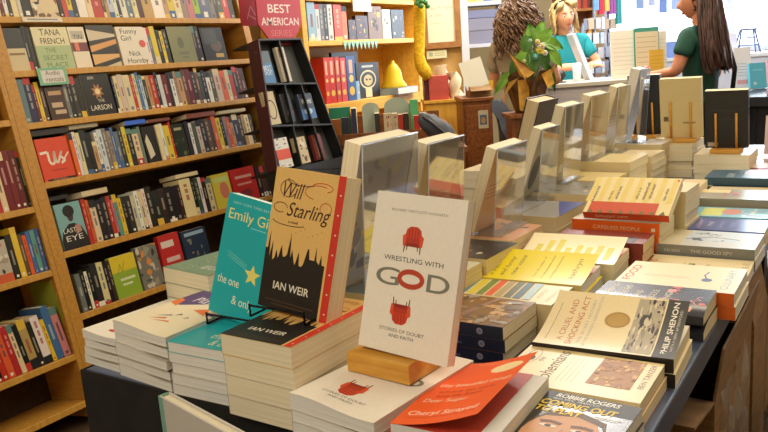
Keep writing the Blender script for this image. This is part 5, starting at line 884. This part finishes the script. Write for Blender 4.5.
while x < w_-.06:
    q = rg2.uniform(.018, .04); c = rg2.choice([(226, 226, 230), (90, 140, 200), (206, 80, 60), (230, 180, 110), (170, 200, 220), (120, 60, 50)]); n += 1
    m = MB(); m.box((x, 0, -.15), (x+q-.001, rg2.uniform(.16, .2), -.02), paint(c)); tag(m.build('book', None, X @ Mx.Translation((0, zsh[1]+.0005, 0))), '%s book, %s from left on the top of the orange brown bookcase' % (cname(c), ordn(n)), 'book', 'books on the orange brown bookcase'); x += q
m = MB(); m.box((.0, 0, 0), (.13, .22, .02), paint((226, 230, 236))); m.ball((.065, .115, .02), (.04, .065, .006), paint((90, 120, 150)), 18); tag(m.build('framed_picture', None, X @ Mx.Translation((.03, zsh[0]+.0005, -.06))), 'white frame with a dark oval picture on the orange brown bookcase', 'picture')
for i, (c, hh) in enumerate((((226, 170, 60), .13), ((170, 190, 220), .17), ((236, 190, 110), .1))): m = MB(); m.lathe([(.025, 0), (.03, .02), (.03, hh*.7), (.014, hh*.85), (.014, hh)], paint(c, .3), 14, Mx.Rotation(-pi/2, 4, 'X')); tag(m.build('jar', None, X @ Mx.Translation((.20+.07*i, zsh[0]+.0005, -.1))), '%s jar, %s right of the oval picture' % (cname(c), ordn(i+1)), 'jar', 'jars on the orange brown bookcase')
# ================================================================== counter and what stands on it
X, w_, h = up_frame(548, 80, 672, 95, 5.35, 0); t = thing('counter', 'pale grey shop counter beyond the acrylic easels', 'counter', X); GC = ramp_tex('counter_front', (176, 174, 186), (204, 198, 198), 3, (1, 40, 1), .5); ch = h
MB().box((0, 0, -.55), (w_, h-.03, 0), GC).build('body', t); MB().box((-.02, h-.03, -.57), (w_+.02, h, .02), paint((196, 190, 176))).build('worktop', t, bevel=.004)
ctz = ch+.0005
X5 = X
def on_counter(px, dz, t_): p = onD(px, 80, t_); return frame(V((p.x, p.y, ctz)), EX, V((0, 0, 1)), -EYD)
m = MB(); m.box((-.014, 0.008, -.05), (.014, .36, .12), paint((214, 224, 240), .3)); tag(m.build('monitor', None, on_counter(588, 0, 5.65) @ Mx.Rotation(R(21), 4, 'Z')), 'white slanted screen seen from its edge on the counter', 'screen')
t = thing('microphone', 'round black microphone head on the counter beside the person in teal', 'microphone', on_counter(561, 0, 5.45)); m = MB(); m.ball((0, .055, 0), .034, paint((36, 36, 38), .6), 16); m.build('head', t); m = MB(); m.tube([(0, 0, 0), (0, .03, 0)], .012, paint((50, 50, 52)), 10); m.build('stem', t); m = MB(); m.lathe([(.04, 0), (.04, .006), (.012, .01)], paint((50, 50, 52)), 16, Mx.Rotation(-pi/2, 4, 'X')); m.build('base', t)
m = MB(); m.lathe([(.026, 0), (.032, .13), (.028, .13), (.024, .006)], paint((226, 232, 246), .3), 18, Mx.Rotation(-pi/2, 4, 'X')); tag(m.build('cup', None, on_counter(577, 0, 5.5)), 'white cup on the counter by the hands of the person in teal', 'cup')
def note(px0, py0, px1, py1, t_, c, name, label, art=None, th=.004, tip=R(-8)): return up_box(px0, py0, px1, py1, t_, th, paint(c), name, label, 'paper', art, tip=tip)
lines = lambda n, c: (lambda w, h: [('r', .08*w, (.1+.8*i/n)*h, .9*w, (.1+.8*i/n)*h+.004, c) for i in range(n)])
zc_ = ctz
up_box(612, 30, 637, 80, 5.4, .012, paint((224, 214, 196)), 'sign_board', 'tall cream notice board standing on the counter', 'sign', lines(9, (196, 186, 170)), zb=zc_, tip=R(-5))
t = thing('clipboard', 'tan ruled sheet on a green folder standing on the counter', 'clipboard', up_frame(636, 27, 660, 80, 5.36, zc_)[0] @ Mx.Rotation(R(-5), 4, 'X')); q, w_, h = up_frame(636, 27, 660, 80, 5.36, zc_)
MB().box((-.004, 0, -.012), (w_+.003, h, -.006), paint((60, 136, 116))).build('folder', t); m = MB(); m.box((.004, .07, -.005), (w_-.003, h-.03, -.001), paint((206, 190, 160))); prints(m, lines(8, (170, 150, 120))(w_, h), -.001, lambda x, y, z: (x, y, z)); m.build('sheet', t)
up_box(652, 31, 667, 80, 5.44, .006, paint((214, 206, 190)), 'paper_sheet', 'pale sheet standing behind the green folder on the counter', 'paper', lines(9, (190, 180, 160)), zb=zc_, tip=R(-3))
t_ = up_box(649.5, 49.5, 664, 80, 5.2, .006, paint((226, 180, 70)), 'note_block', 'yellow orange note card at the right end of the counter', 'card', lines(6, (206, 156, 50)), zb=zc_, tip=R(-3))
c = onD(643, 70, 5.05); t = thing('trinket_bowl', 'small black bowl with red and white trinkets on the counter', 'bowl', TR(*onD(644, 80, 5.27).xy, ctz)); m = MB(); m.lathe([(.03, 0), (.055, .03), (.06, .06), (.054, .06), (.03, .01)], paint((34, 32, 36), .4), 18); m.build('bowl', t)
for i, c in enumerate(((206, 60, 40), (230, 226, 220), (226, 130, 60), (40, 40, 60))): m = MB(); m.ball((.026*cos(i*1.6), .026*sin(i*1.6), .062), .02, paint(c, .3), 10); m.build('trinket', t)
# two rotating racks of small clear packets
def spinner(px, t_, label, sd):
    p = onD(px, 60, t_); t = thing('spinner_rack', label, 'rack', TR(p.x, p.y, 0), None); rg2 = random.Random(sd); mt = paint((130, 140, 160), .3, .6)
    m = MB(); m.tube([(0, 0, 0), (0, 0, 1.66)], .012, mt, 8); m.build('pole', t); m = MB(); m.lathe([(.2, 0), (.2, .02), (.02, .04)], mt, 20); m.build('base', t)
    for k in range(9):
        z = .46+.128*k; m = MB(); m.lathe([(.075, z), (.078, z+.004), (.075, z+.006)], mt, 16); m.build('ring', t)
        for j in range(8):
            q = 2*pi*j/8+k*.3; m = MB(); m.box((-.026, .078, z-.075), (.026, .083, z+.02), paint(rg2.choice([(214, 220, 240), (190, 200, 226), (230, 226, 236), (170, 186, 214), (206, 190, 170), (226, 236, 246)]), .15), Mx.Rotation(q, 4, 'Z')); m.build('packet', t)
spinner(594.5, 6.85, 'tall spinning rack of clear packets beside the orange brown bookcase', 3); spinner(609, 7.3, 'tall spinning rack of pale packets nearest the window', 5)
for i, (px, w2, c, nm, yb) in enumerate(((597, 5, (110, 160, 226), 'light blue', 10), (602, 6, (190, 60, 80), 'crimson', 14), (607, 5, (230, 190, 110), 'golden', 11), (612, 8, (140, 80, 150), 'purple', 14), (619, 6, (60, 150, 160), 'turquoise', 24))):
    m = MB(); pt = onD(px, yb, 5.95+.03*i); pu = V((pt.x, pt.y, 2.1)); ww = w2/FPX*6; L_ = 2.1-pt.z
    m.grid(lambda u, v: pt+EX*((u-.5)*ww*(.6+.4*(1-v)))+V((0, 0, L_*v))+EYD*(.012*sin(u*14+i)), 10, 6, paint(c, .7)); m.grid(lambda u, v: pt+EX*((u-.5)*ww*(.6+.4*(1-v)))+V((0, 0, L_*v))+EYD*(.03+.012*sin(u*14+i)), 10, 6, paint(c, .7))
    tag(m.build('scarf', None), '%s scarf hanging above the spinning racks' % nm, 'scarf', 'scarves hanging above the spinning racks')
pr0 = onD(590, 0, 6.02); pr1 = onD(626, 0, 6.12); pr0.z = pr1.z = 2.11; m = MB(); m.tube([pr0, pr1], .012, paint((150, 150, 160), .3, .7)); m.tube([(pr0+pr1)/2, V(((pr0+pr1)/2).to_tuple()[:2]+(WH,))], .01, paint((150, 150, 160), .3, .7)); tag(m.build('hanging_rail', None), 'metal rail hanging from the ceiling with scarves on it', 'rail')
# ================================================================== far right table by the window
t = thing('display_table', 'black side table beyond the far end of the book table', 'table', TR(.1, 5.4, 0)); m = MB(); m.box((-.85, -.35, .84), (1.3, .5, .90), paint((34, 36, 44), .4)); m.build('tabletop', t, bevel=.004)
for x in (-.8, 1.2):
    for y in (-.3, .42): MB().box((x, y, 0), (x+.05, y+.05, .84), paint((34, 36, 44))).build('leg', t)
MB().box((-.8, -.28, .3), (1.25, -.26, .84), paint((30, 31, 38))).build('panel', t)
zt = .9005
t_ = 5.25
up_box(735, 47, 752, 92, 5.3, .02, paint((226, 224, 228)), 'sign_board', 'white notice card with faint print left of the light blue book', 'sign', lambda w, h: [('r', .15*w, .12*h, .85*w, .22*h, (226, 160, 160))]+[('r', .2*w, (.32+.07*i)*h, .75*w, (.34+.07*i)*h, (190, 190, 190)) for i in range(5)], zb=zt, tip=R(-8))
up_book(750.5, 63, 767, 92, 5.18, .03, (90, 180, 210), 'light blue book standing at the right edge on the black side table', lambda w, h: [('e', .3*w, .2*h, .1*w, .06*h, (180, 220, 230)), ('r', .2*w, .7*h, .8*w, .75*h, (130, 204, 226))], zb=zt, tip=R(-10), page=PAGEW)
up_book(769, 60, 786, 92, 5.3, .03, (206, 160, 170), 'pinkish book beside the light blue book on the black side table', None, zb=zt, tip=R(-10), page=PAGEW)
for i, (x, y, c) in enumerate(((-.6, 5.16, (214, 120, 110)), (-.38, 5.2, (190, 196, 214)), (-.12, 5.18, (226, 190, 120)))): m = MB(); m.box((0, 0, 0), (.16, .2, .03), paint(c)); m.box((.002, -.001, .003), (.158, .201, .027), PAGEW); tag(m.build('book', None, TR(x, y, zt, .1*i)), '%s book lying on the black side table, %s from left' % (cname(c), ordn(i+1)), 'book', 'books lying on the black side table')
# pale display ledge under the window with a small step stool
t = thing('window_ledge', 'pale white display ledge under the shop window', 'ledge', TR(-.4, 8.4, 0)); MB().box((-1.92, -.35, .0), (1.8, .55, 1.06), paint((206, 212, 228))).build('body', t); MB().box((-1.94, -.37, 1.06), (1.82, .56, 1.09), paint((226, 230, 240))).build('top', t)
p = onY(747, 48, 8.3); t = thing('step_stool', 'small dark blue step stool standing on the pale window ledge', 'stool', TR(p.x, 8.3, 1.0905, R(20))); mt = paint((90, 104, 150))
for sx in (-1, 1):
    for sy in (-1, 1): m = MB(); m.tube([(sx*.10, sy*.09, 0), (sx*.06, sy*.03, .22)], .008, mt, 8); m.build('leg', t)
for z, q in ((.07, .09), (.14, .075)): MB().box((-q, -.07, z), (q, -.03, z+.012), mt).build('step', t)
MB().box((-.075, -.045, .215), (.075, .045, .232), mt).build('seat', t)
for i, (px, c, hh) in enumerate(((632, (150, 176, 226), .2), (650, (206, 214, 236), .26), (672, (120, 150, 214), .16), (700, (214, 190, 150), .2), (728, (226, 226, 236), .2))): p = onY(px, 40, 8.28); m = MB(); m.box((-.08, 0, 0), (.08, .03, hh), paint(c)); tag(m.build('book', None, TR(p.x, 8.28, 1.0905, R(10))), '%s book standing on the window ledge, %s from left' % (cname(c), ordn(i+1)), 'book', 'books on the window ledge')
# white leaflet and pink book near the black standing book
m = MB(); m.box((0, 0, 0), (.18, .12, .004), paint((232, 234, 240))); p = onZ(738, 150, .84); tag(m.build('leaflet', None, TR(-.40, 3.17, .8005, R(4))), 'white leaflet lying right of the black standing book', 'leaflet')
make_book('paperback_book', 'pale pink paperback with a red picture standing at the far right table end', 'book', .13, .19, .02, (214, 190, 190), PAGEW, [('mess', .013, .02, .117, .15, [(206, 100, 100), (226, 210, 206), (150, 120, 130)], 14, 3)], X=frame(V((-.40, 3.42, .7505)), V((1, 0, 0)), V((0, .25, .97)).normalized(), V((0, -.97, .25)).normalized()))

for i, (px0, px1, yb, c) in enumerate(((636, 644, 9, (150, 180, 230)), (648, 655, 6, (190, 206, 240)), (659, 667, 13, (120, 150, 214)), (671, 680, 10, (170, 196, 236)))):
    pt, pq = onY(px0, yb, 8.9), onY(px1, yb, 8.9); m = MB(); m.box((pt.x, 8.9, pt.z), (pq.x, 8.908, 2.66), paint(c)); m.tube([V(((pt.x+pq.x)/2, 8.904, 2.66)), V(((pt.x+pq.x)/2, 8.904, WH))], .003, paint((150, 160, 180)), 6)
    tag(m.build('window_banner', None), '%s banner hanging inside the shop window, %s from left' % (('soft blue', 'palest blue', 'deeper blue', 'light blue')[i], ordn(i+1)), 'banner', 'banners in the shop window')
#@@PPL
# ================================================================== people and the potted plant
def skin_mesh(nodes, edges, root, lvl=2):
    names = list(nodes); me = bpy.data.meshes.new('s'); me.from_pydata([tuple(nodes[n][0]) for n in names], [(names.index(a), names.index(b)) for a, b in edges], [])
    bm = bmesh.new(); bm.from_mesh(me); L = bm.verts.layers.skin.verify()
    for v, n in zip(bm.verts, names):
        r = nodes[n][1]; v[L].radius = (r, r) if not isinstance(r, tuple) else r; v[L].use_root = (n == root)
    bm.to_mesh(me); bm.free(); o = bpy.data.objects.new('s', me); COL.objects.link(o)
    o.modifiers.new('k', 'SKIN').use_smooth_shade = True; sb = o.modifiers.new('u', 'SUBSURF'); sb.levels = lvl; sb.render_levels = lvl
    dg = bpy.context.evaluated_depsgraph_get(); dg.update(); m2 = bpy.data.meshes.new_from_object(o.evaluated_get(dg))
    vs = [v.co.copy() for v in m2.vertices]; fs = [tuple(p.vertices) for p in m2.polygons]
    bpy.data.objects.remove(o); bpy.data.meshes.remove(me); bpy.data.meshes.remove(m2); return vs, fs
def flat_y(vs): return [V((p.x, p.y*(.74 if abs(p.y) < .17 and abs(p.x) < .15 and .8 < p.z < 1.40 else 1), p.z)) for p in vs]
def g3(d, c, s): c = V(c).normalized(); return math.exp(-(d-c).length_squared/(s*s))
def head_fn(d, p):
    q = p.copy()
    if d.z < 0: q.x *= 1-.34*(-d.z)**1.4; q.y *= 1-.10*(-d.z)
    q.y += .024*g3(d, (0, 1, -.16), .17)+.010*g3(d, (0, 1, .02), .12) + .010*g3(d, (0, .75, -.85), .22) - .010*g3(d, (.34, .92, .12), .16) - .010*g3(d, (-.34, .92, .12), .16) + .006*g3(d, (0, .95, -.48), .16) + .005*(g3(d, (.5, .8, -.1), .22)+g3(d, (-.5, .8, -.1), .22))
    return q
def person(label, X, joints, skin, shirt, pants, headrot, hair_fn, sleeve=.55, lips=(170, 80, 76)):
    t = thing('person', label, 'person', X); J = {k: V(v) for k, v in joints.items()}; S = paint(skin, .55)
    N = dict(pelvis=(J['pelvis'], .125), waist=(J['waist'], .105), chest=(J['chest'], .118), neckb=(J['neckb'], .06), neck=(J['neck'], .046), skull=(J['neck']+V((0, .01, .06)), .05))
    Eg = [('pelvis', 'waist'), ('waist', 'chest'), ('chest', 'neckb'), ('neckb', 'neck'), ('neck', 'skull')]
    for s in 'lr':
        sh, el, wr = J['sh'+s], J['el'+s], J['wr'+s]; f = (wr-el).normalized(); hd = J.get('hd'+s, f); hd = V(hd).normalized(); sx = V((-1 if s == 'l' else 1, 0, 0))
        side = hd.cross(V((0, 0, 1))); side = side.normalized() if side.length > .2 else V((0, 1, 0))
        palm = wr+hd*.075
        N.update({'sh'+s: (sh, .052), 'um'+s: ((sh+el)/2, .044), 'el'+s: (el, .036), 'fm'+s: ((el*.6+wr*.4), .034), 'wr'+s: (wr, .023), 'pa'+s: (palm-hd*.025, .026)})
        Eg += [('chest', 'sh'+s), ('sh'+s, 'um'+s), ('um'+s, 'el'+s), ('el'+s, 'fm'+s), ('fm'+s, 'wr'+s), ('wr'+s, 'pa'+s)]
        for i, (o_, L_) in enumerate(((-.027, .062), (-.009, .072), (.009, .068), (.027, .054))):
            a = palm+side*o_*.9; b = a+(hd+side*o_*3)*L_*.5; c = b+(hd*.8+V((0, 0, -.6)))*L_*.5; k = s+str(i)
            N.update({'a'+k: (a, .0105), 'b'+k: (b, .0085), 'c'+k: (c, .0065)}); Eg += [('pa'+s, 'a'+k), ('a'+k, 'b'+k), ('b'+k, 'c'+k)]
        ts = side*(-1 if side.dot(sx) > 0 else 1); b = wr+hd*.035+ts*.034; c = b+(hd*.8+ts*.4)*.032; N.update({'t1'+s: (b, .011), 't2'+s: (c, .008)}); Eg += [('wr'+s, 't1'+s), ('t1'+s, 't2'+s)]
        hx = -.09 if s == 'l' else .09; P_ = J['pelvis']
        N.update({'hp'+s: (V((P_.x+hx, P_.y, P_.z-.07)), .088), 'kn'+s: (V((P_.x*.4+hx*1.1, P_.y*.4+.01, .48)), .056), 'cf'+s: (V((hx*1.1, -.01, .32)), .050), 'an'+s: (V((hx*1.15, -.02, .085)), .034), 'hl'+s: (V((hx*1.15, .03, .04)), .036), 'to'+s: (V((hx*1.3, .15, .03)), .028)})
        Eg += [('pelvis', 'hp'+s), ('hp'+s, 'kn'+s), ('kn'+s, 'cf'+s), ('cf'+s, 'an'+s), ('an'+s, 'hl'+s), ('hl'+s, 'to'+s)]
    vs, fs = skin_mesh(N, Eg, 'pelvis'); m = MB(); m.add(flat_y(vs), fs, S, None, True)
    hc = J['neck']+V(joints.get('hoff', (0, .025, .105))); HX = Mx.Translation(hc) @ headrot
    m.ball((0, 0, 0), (.074, .094, .112), S, 36, HX, head_fn)
    for sx in (-1, 1): m.ball((sx*.074, -.008, -.005), (.010, .02, .03), S, 12, HX)
    m.build('body', t)
    for sx in (-1, 1):
        e = MB(); e.ball((sx*.031, .073, .012), (.0135, .011, .0095), paint((240, 236, 230), .2), 14, HX); eo = e.build('eye', t); e = MB(); e.ball((sx*.031, .0805, .012), (.0062, .005, .0062), paint((60, 44, 34), .2), 12, HX); e.build('iris', eo)
        e = MB(); e.tube([(sx*.014, .086, .030), (sx*.031, .087, .036), (sx*.050, .072, .030)], [.003, .0036, .002], paint((92, 66, 46), .7), 6, HX); e.build('eyebrow', t)
    e = MB(); e.ball((0, .084, -.058), (.021, .009, .0075), paint(lips, .4), 14, HX); e.build('lips', t)
    g = .014; sn = dict(hem=(J['pelvis']+V((0, 0, -.10)), .150), hip=(J['pelvis']+V((0, 0, -.01)), .140), waist=(J['waist'], .105+g+.004), chest=(J['chest'], .118+g), neckb=(J['neckb']+V((0, 0, -.012)), .064+g)); se = [('hem', 'hip'), ('hip', 'waist'), ('waist', 'chest'), ('chest', 'neckb')]
    for s in 'lr':
        sh, el = J['sh'+s], J['el'+s]; sn.update({'s'+s: (sh, .052+g), 'u'+s: (sh+(el-sh)*sleeve*.5, .050+g), 'v'+s: (sh+(el-sh)*sleeve, .050+g)}); se += [('chest', 's'+s), ('s'+s, 'u'+s), ('u'+s, 'v'+s)]
    vs, fs = skin_mesh(sn, se, 'chest'); m = MB(); m.add([p+V((0, .0, 0))+.004*V((mnoise.noise(p*16), mnoise.noise(p*16+V((9, 0, 0))), 0)) for p in flat_y(vs)], fs, paint(shirt, .8), None, True); m.build('shirt', t)
    pn = dict(pelvis=(J['pelvis']+V((0, 0, -.02)), .138)); pe = []
    for s in 'lr':
        for k, r in (('hp', .098), ('kn', .068), ('cf', .064), ('an', .058)): pn[k+s] = (N[k+s][0], r)
        pe += [('pelvis', 'hp'+s), ('hp'+s, 'kn'+s), ('kn'+s, 'cf'+s), ('cf'+s, 'an'+s)]
    vs, fs = skin_mesh(pn, pe, 'pelvis'); m = MB(); m.add(flat_y(vs), fs, paint(pants, .8), None, True); m.build('trousers', t)
    hair_fn(t, HX, J); return t
def turn(f): return math.atan2(-f.x, f.y)
def base_j(**k):
    d = dict(pelvis=(0, 0, .92), waist=(0, 0, 1.05), chest=(0, .0, 1.23), neckb=(0, -.005, 1.375), neck=(0, .005, 1.425), shl=(-.15, 0, 1.325), shr=(.15, 0, 1.325), ell=(-.2, -.02, 1.06), elr=(.2, -.02, 1.06), wrl=(-.19, .1, .84), wrr=(.19, .1, .84)); d.update(k); return d
def strand_tex(name, c1, c2): return ramp_tex(name, c1, c2, 9, (6, 6, 1), .5, 4)
# --- person with long dark hair, seen from behind
def hair_long(t, HX, J):
    rg = random.Random(8); H = strand_tex('dark_brown_hair', (44, 28, 26), (92, 60, 52)); m = MB()
    m.ball((0, -.014, .022), (.088, .102, .108), H, 28, HX, lambda d, p: p*(.80 if d.y > .35 and d.z < .45 else 1))
    def back(u, v):
        a = pi*(1.02+.96*u); z = .05-.47*v; rx = .105+.100*min(1, v*1.3)-.03*max(0, v-.8)*5*.4; ry = .10+.02*v
        return V((rx*cos(a)*(1+.05*sin(u*31+v*3)), -.01+ry*sin(a)*(1+.08*sin(u*27))+.0*v, z-.015*sin(u*17)*v))
    m.grid(back, 40, 20, H, HX)
    for i in range(120):
        u = rg.uniform(.0, 1); q = []
        ph = rg.uniform(0, 6); L_ = rg.uniform(.85, 1.06)
        for k in range(9): v = k/8*L_; p = back(u, min(v, 1.05)); q.append(HX @ (p+V((.007*sin(v*9+ph), -.006+.006*cos(v*7+ph), 0))))
        m.tube(q, [.007, .009, .009, .009, .009, .009, .008, .006, .002], H, 5)
    m.build('hair', t)
f = (-EX*.66+EYD*.75).normalized(); p = onD(701, 40, 4.4); GW = TR(p.x, p.y, 0, turn(f)) @ Mx.Scale(.965, 4)
t = person('person with long dark hair and a green shirt seen from behind', GW, base_j(ell=(-.205, .05, 1.125), wrl=(-.15, .20, 1.115), hdl=(.1, 1, -.05), elr=(.21, .0, 1.08), wrr=(.16, .2, 1.0)), (206, 140, 110), (24, 74, 62), (34, 38, 52), Mx.Rotation(R(16), 4, 'Z') @ Mx.Rotation(R(-8), 4, 'X'), hair_long, .62)
m = MB(); m.tube([(.09, .04, 1.40), (.14, -.085, 1.32), (.17, -.13, 1.12), (.19, -.10, .90)], .014, paint((26, 26, 32), .6), 8); m.build('bag_strap', t); m = MB(); m.ball((.21, -.08, .80), (.06, .13, .13), paint((28, 28, 34), .6), 18, None, lambda d, p: V((max(-.05, min(.05, p.x*1.3)), p.y, max(-.11, min(.11, p.z*1.2))))); m.build('handbag', t)
# --- person in teal behind the counter, facing the shop
def hair_blond(t, HX, J):
    rg = random.Random(2); H = strand_tex('blond_hair', (150, 120, 70), (214, 184, 126)); m = MB()
    m.ball((0, -.022, .030), (.084, .092, .100), H, 28, HX, lambda d, p: p*(.86 if d.y > .5 and d.z < .55 else 1))
    for i in range(110):
        a = rg.uniform(-.25, pi+.25); sx = cos(a); yy = -.02-.085*abs(sin(a))+(.05 if abs(sx) > .8 else 0); z0 = rg.uniform(.03, .10); L_ = rg.uniform(.10, .20); q = []
        for k in range(7): v = k/6; q.append(HX @ V((sx*(.055+.035*min(1, v*3)+.012*v)+.006*sin(v*8+i), yy-.004*v, z0-L_*v)))
        m.tube(q, [.006, .009, .010, .010, .009, .007, .002], H, 5)
    for i in range(24):
        q = [];  a = rg.uniform(-1, 1)
        for k in range(6): v = k/5; q.append(HX @ V((a*.05+(.045*v*(1 if a > 0 else -1)), .035+.045*sin(v*2.4), .115-.06*v*v)))
        m.tube(q, [.005, .008, .009, .008, .006, .003], H, 5)
    m.build('hair', t)
    g = MB(); g.tube([HX @ V((.082*cos(a_), .055+.022*sin(a_)-.03, .075+.055*sin(a_))) for a_ in [pi*i/16 for i in range(17)]], .008, paint((30, 28, 30), .2), 8); g.build('headband', t)
f = (-EYD*.9+EX*.42).normalized(); p = onD(567, 55, 6.15); TW = TR(p.x, p.y, 0, turn(f))
person('person in a teal blouse with blond hair behind the counter', TW, base_j(neckb=(.02, .01, 1.365), neck=(.045, .03, 1.41), hoff=(.03, .03, .10), shl=(-.155, .01, 1.315), shr=(.155, .01, 1.315), ell=(-.23, .10, 1.12), wrl=(-.05, .27, 1.125), hdl=(.9, .4, -.1), elr=(.24, .10, 1.11), wrr=(.06, .30, 1.12), hdr=(-.8, .5, 0)), (222, 160, 124), (24, 140, 150), (50, 50, 60), Mx.Rotation(R(10), 4, 'Y') @ Mx.Rotation(R(-12), 4, 'Z') @ Mx.Rotation(R(-6), 4, 'X'), hair_blond, .7)
# --- person with curly hair, grey shirt, back to the camera
def hair_curly(t, HX, J):
    rg = random.Random(12); H = strand_tex('curly_hair', (86, 62, 48), (138, 108, 86)); m = MB()
    m.ball((0, -.025, .0), (.108, .112, .125), H, 28, HX, lambda d, p: p*(.72 if d.y > .45 and d.z < .5 else 1+.05*sin(d.x*14)*sin(d.z*13)))
    for i in range(300):
        a = rg.uniform(-.35, pi+.35); el = rg.uniform(-.1, 1.25); r_ = V((cos(a)*cos(el)*.10, -.03-sin(a)*cos(el)*.10, .02+.11*sin(el))); L_ = rg.uniform(.16, .33); q = []; ph = rg.uniform(0, 6); cr_ = rg.uniform(.007, .018); fq = rg.uniform(11, 22); o_ = V((r_.x, r_.y+.03, 0)); n = 26
        for k in range(n): v = k/(n-1); q.append(HX @ (r_+o_*(.55*min(1, v*2.5))+V((cr_*cos(v*fq+ph), cr_*sin(v*fq+ph), -L_*v+.02*min(1, v*5)))))
        m.tube(q, [.0042]*(n-1)+[.0015], H, 5)
    m.build('hair', t)
f = (EYD*.8+EX*.6).normalized(); p = onD(521, 75, 5.0); CW = TR(p.x, p.y, 0, turn(f))
person('person with curly brown hair and a grey shirt behind the plant', CW, base_j(neckb=(0, .0, 1.345), neck=(0, .01, 1.385), shl=(-.165, 0, 1.295), shr=(.165, 0, 1.295), ell=(-.22, .04, 1.05), wrl=(-.12, .25, 1.05), elr=(.22, .06, 1.06), wrr=(.1, .27, 1.1)), (206, 150, 116), (150, 142, 126), (70, 80, 104), Mx.Rotation(R(-10), 4, 'Z'), hair_curly, .7)
# --- potted plant on a brown stand
pb = onD(528, 112, 3.95); X = frame(V((pb.x, pb.y, 0)), EX, EYD, V((0, 0, 1))); pz_ = pb.z
t = thing('plant_stand', 'brown wooden stand below the potted plant', 'stand', X); MB().box((-.10, -.09, 0), (.11, .09, pz_-.022), WALN).build('body', t); MB().box((-.12, -.11, pz_-.022), (.13, .11, pz_), WALN).build('top', t, bevel=.003)
t = thing('potted_plant', 'potted plant with big green leaves in gold and brown wrapping', 'plant', X @ Mx.Translation((0, 0, pz_+.0005)))
WR = ramp_tex('gold_wrap', (186, 128, 40), (232, 178, 74), 6, (3, 3, 3), .35); WB = ramp_tex('brown_wrap', (74, 48, 26), (128, 88, 46), 8, (3, 3, 3), .4)
m = MB(); m.lathe([(.055, .0), (.085, .16), (.08, .16), (.07, .14), (.02, .13)], paint((90, 60, 40)), 20); m.build('pot', t)
m = MB(); m.grid(lambda u, v: ((.064+.055*v+.016*sin(u*2*pi*7)*v)*cos(2*pi*u), (.064+.055*v+.016*sin(u*2*pi*7)*v)*sin(2*pi*u), .001+.19*v+.02*sin(u*2*pi*5)*v), 64, 8, WB); m.build('wrapping', t)
m = MB()
for (x0_, z0_), pts in (((0, 0), [(-.055, -.10, .19), (-.10, -.09, .30), (-.035, -.11, .25), (.02, -.10, .20), (-.03, -.115, .17)]), ((0, 0), [(-.06, -.10, .18), (-.13, -.085, .10), (-.11, -.09, .16), (-.04, -.115, .19)]), ((0, 0), [(-.065, -.09, .17), (-.06, -.10, .02), (-.01, -.105, .0), (-.015, -.115, .17)]), ((0, 0), [(.09, -.09, .19), (.14, -.06, .24), (.10, -.04, .14)]), ((0, 0), [(.05, -.12, .19), (.10, -.1, .21), (.12, -.09, .14), (.08, -.12, .12)])):
    n = len(pts); m.add([V(p) for p in pts]+[V(p)+V((0, .006, 0)) for p in pts], [list(range(n)), list(range(n, 2*n))[::-1]]+[(i, (i+1) % n, n+(i+1) % n, n+i) for i in range(n)], WR)
m.build('ribbon', t)
LG = ramp_tex('leaf_green', (84, 140, 40), (140, 190, 72), 5, (3, 3, 3), .4); LD = ramp_tex('leaf_dark_green', (44, 86, 34), (84, 130, 50), 5, (3, 3, 3), .45)
def leaf(base, tip, wdt, mt, curl=.02):
    base, tip = V(base), V(tip); ax = tip-base; L_ = ax.length; a = ax.normalized(); nrm = V((0, -1, .35)); s_ = a.cross(nrm).normalized(); n_ = s_.cross(a)
    def fn(u, v):
        hw = wdt*(sin(pi*min(1, v*.92+.08))**.75)*(1-.35*v); q = (u-.5)*2
        return base+a*(L_*v)+s_*(hw*q)+n_*(.010*abs(q)-curl*v*v*2)
    m = MB(); m.grid(fn, 6, 10, mt); m.grid(lambda u, v: V(fn(u, v))-n_*.0012, 6, 10, mt, flip=True); m.tube([fn(.5, k/6)-n_*.0006 for k in range(7)], .0018, LD, 5); lo_ = m.build('leaf', t)
    st = MB(); st.tube([V((base.x*.15, base.y*.15, .14)), V((base.x*.5, base.y*.5, base.z*.6)), base], .003, LD, 6); st.build('stem', lo_)
for b, e, wd, mt in (((-.06, -.02, .38), (-.085, -.05, .24), .035, LG), ((-.12, -.02, .27), (-.21, -.05, .15), .03, LG), ((-.05, -.03, .36), (-.10, -.06, .18), .03, LG), ((.0, -.02, .50), (-.03, -.06, .40), .045, LD), ((.03, -.01, .46), (.015, -.03, .58), .04, LG), ((.07, -.01, .44), (.13, -.04, .54), .045, LG), ((.09, -.02, .46), (.20, -.05, .42), .045, LG), ((.10, -.03, .42), (.19, -.07, .30), .04, LG), ((.06, -.04, .42), (.10, -.08, .28), .045, LD), ((.02, -.04, .40), (.02, -.09, .27), .05, LD), ((-.03, -.04, .40), (-.06, -.08, .27), .05, LG), ((.0, .03, .44), (.05, .05, .56), .045, LD), ((.11, .0, .30), (.15, -.05, .14), .03, LD), ((.06, .02, .48), (.11, .02, .60), .035, LG), ((-.08, -.05, .36), (-.12, -.08, .26), .03, LD)): leaf((b[0]*.86+.008, b[1], b[2]*.76), (e[0]*.86+.008, e[1], e[2]*.76), wd*.88, mt)
for k, (x, y, z, c, r_) in enumerate(((.045, -.085, .405, (240, 226, 90), .020), (.055, -.09, .43, (238, 236, 226), .016), (.02, -.09, .365, (60, 180, 190), .014), (.07, -.085, .385, (238, 236, 226), .013), (.035, -.08, .46, (236, 220, 170), .012), (.0, -.07, .47, (150, 214, 210), .010), (-.03, -.06, .34, (206, 220, 170), .010))):
    m = MB()
    for j in range(6): m.ball((x+.008+r_*.6*cos(j*pi/3), y, z*.76+r_*.6*sin(j*pi/3)), (r_*.5, r_*.3, r_*.5), paint(c), 8)
    m.ball((x+.008, y-.006, z*.76), r_*.4, paint((230, 190, 60)), 8); m.build('blossom', t)
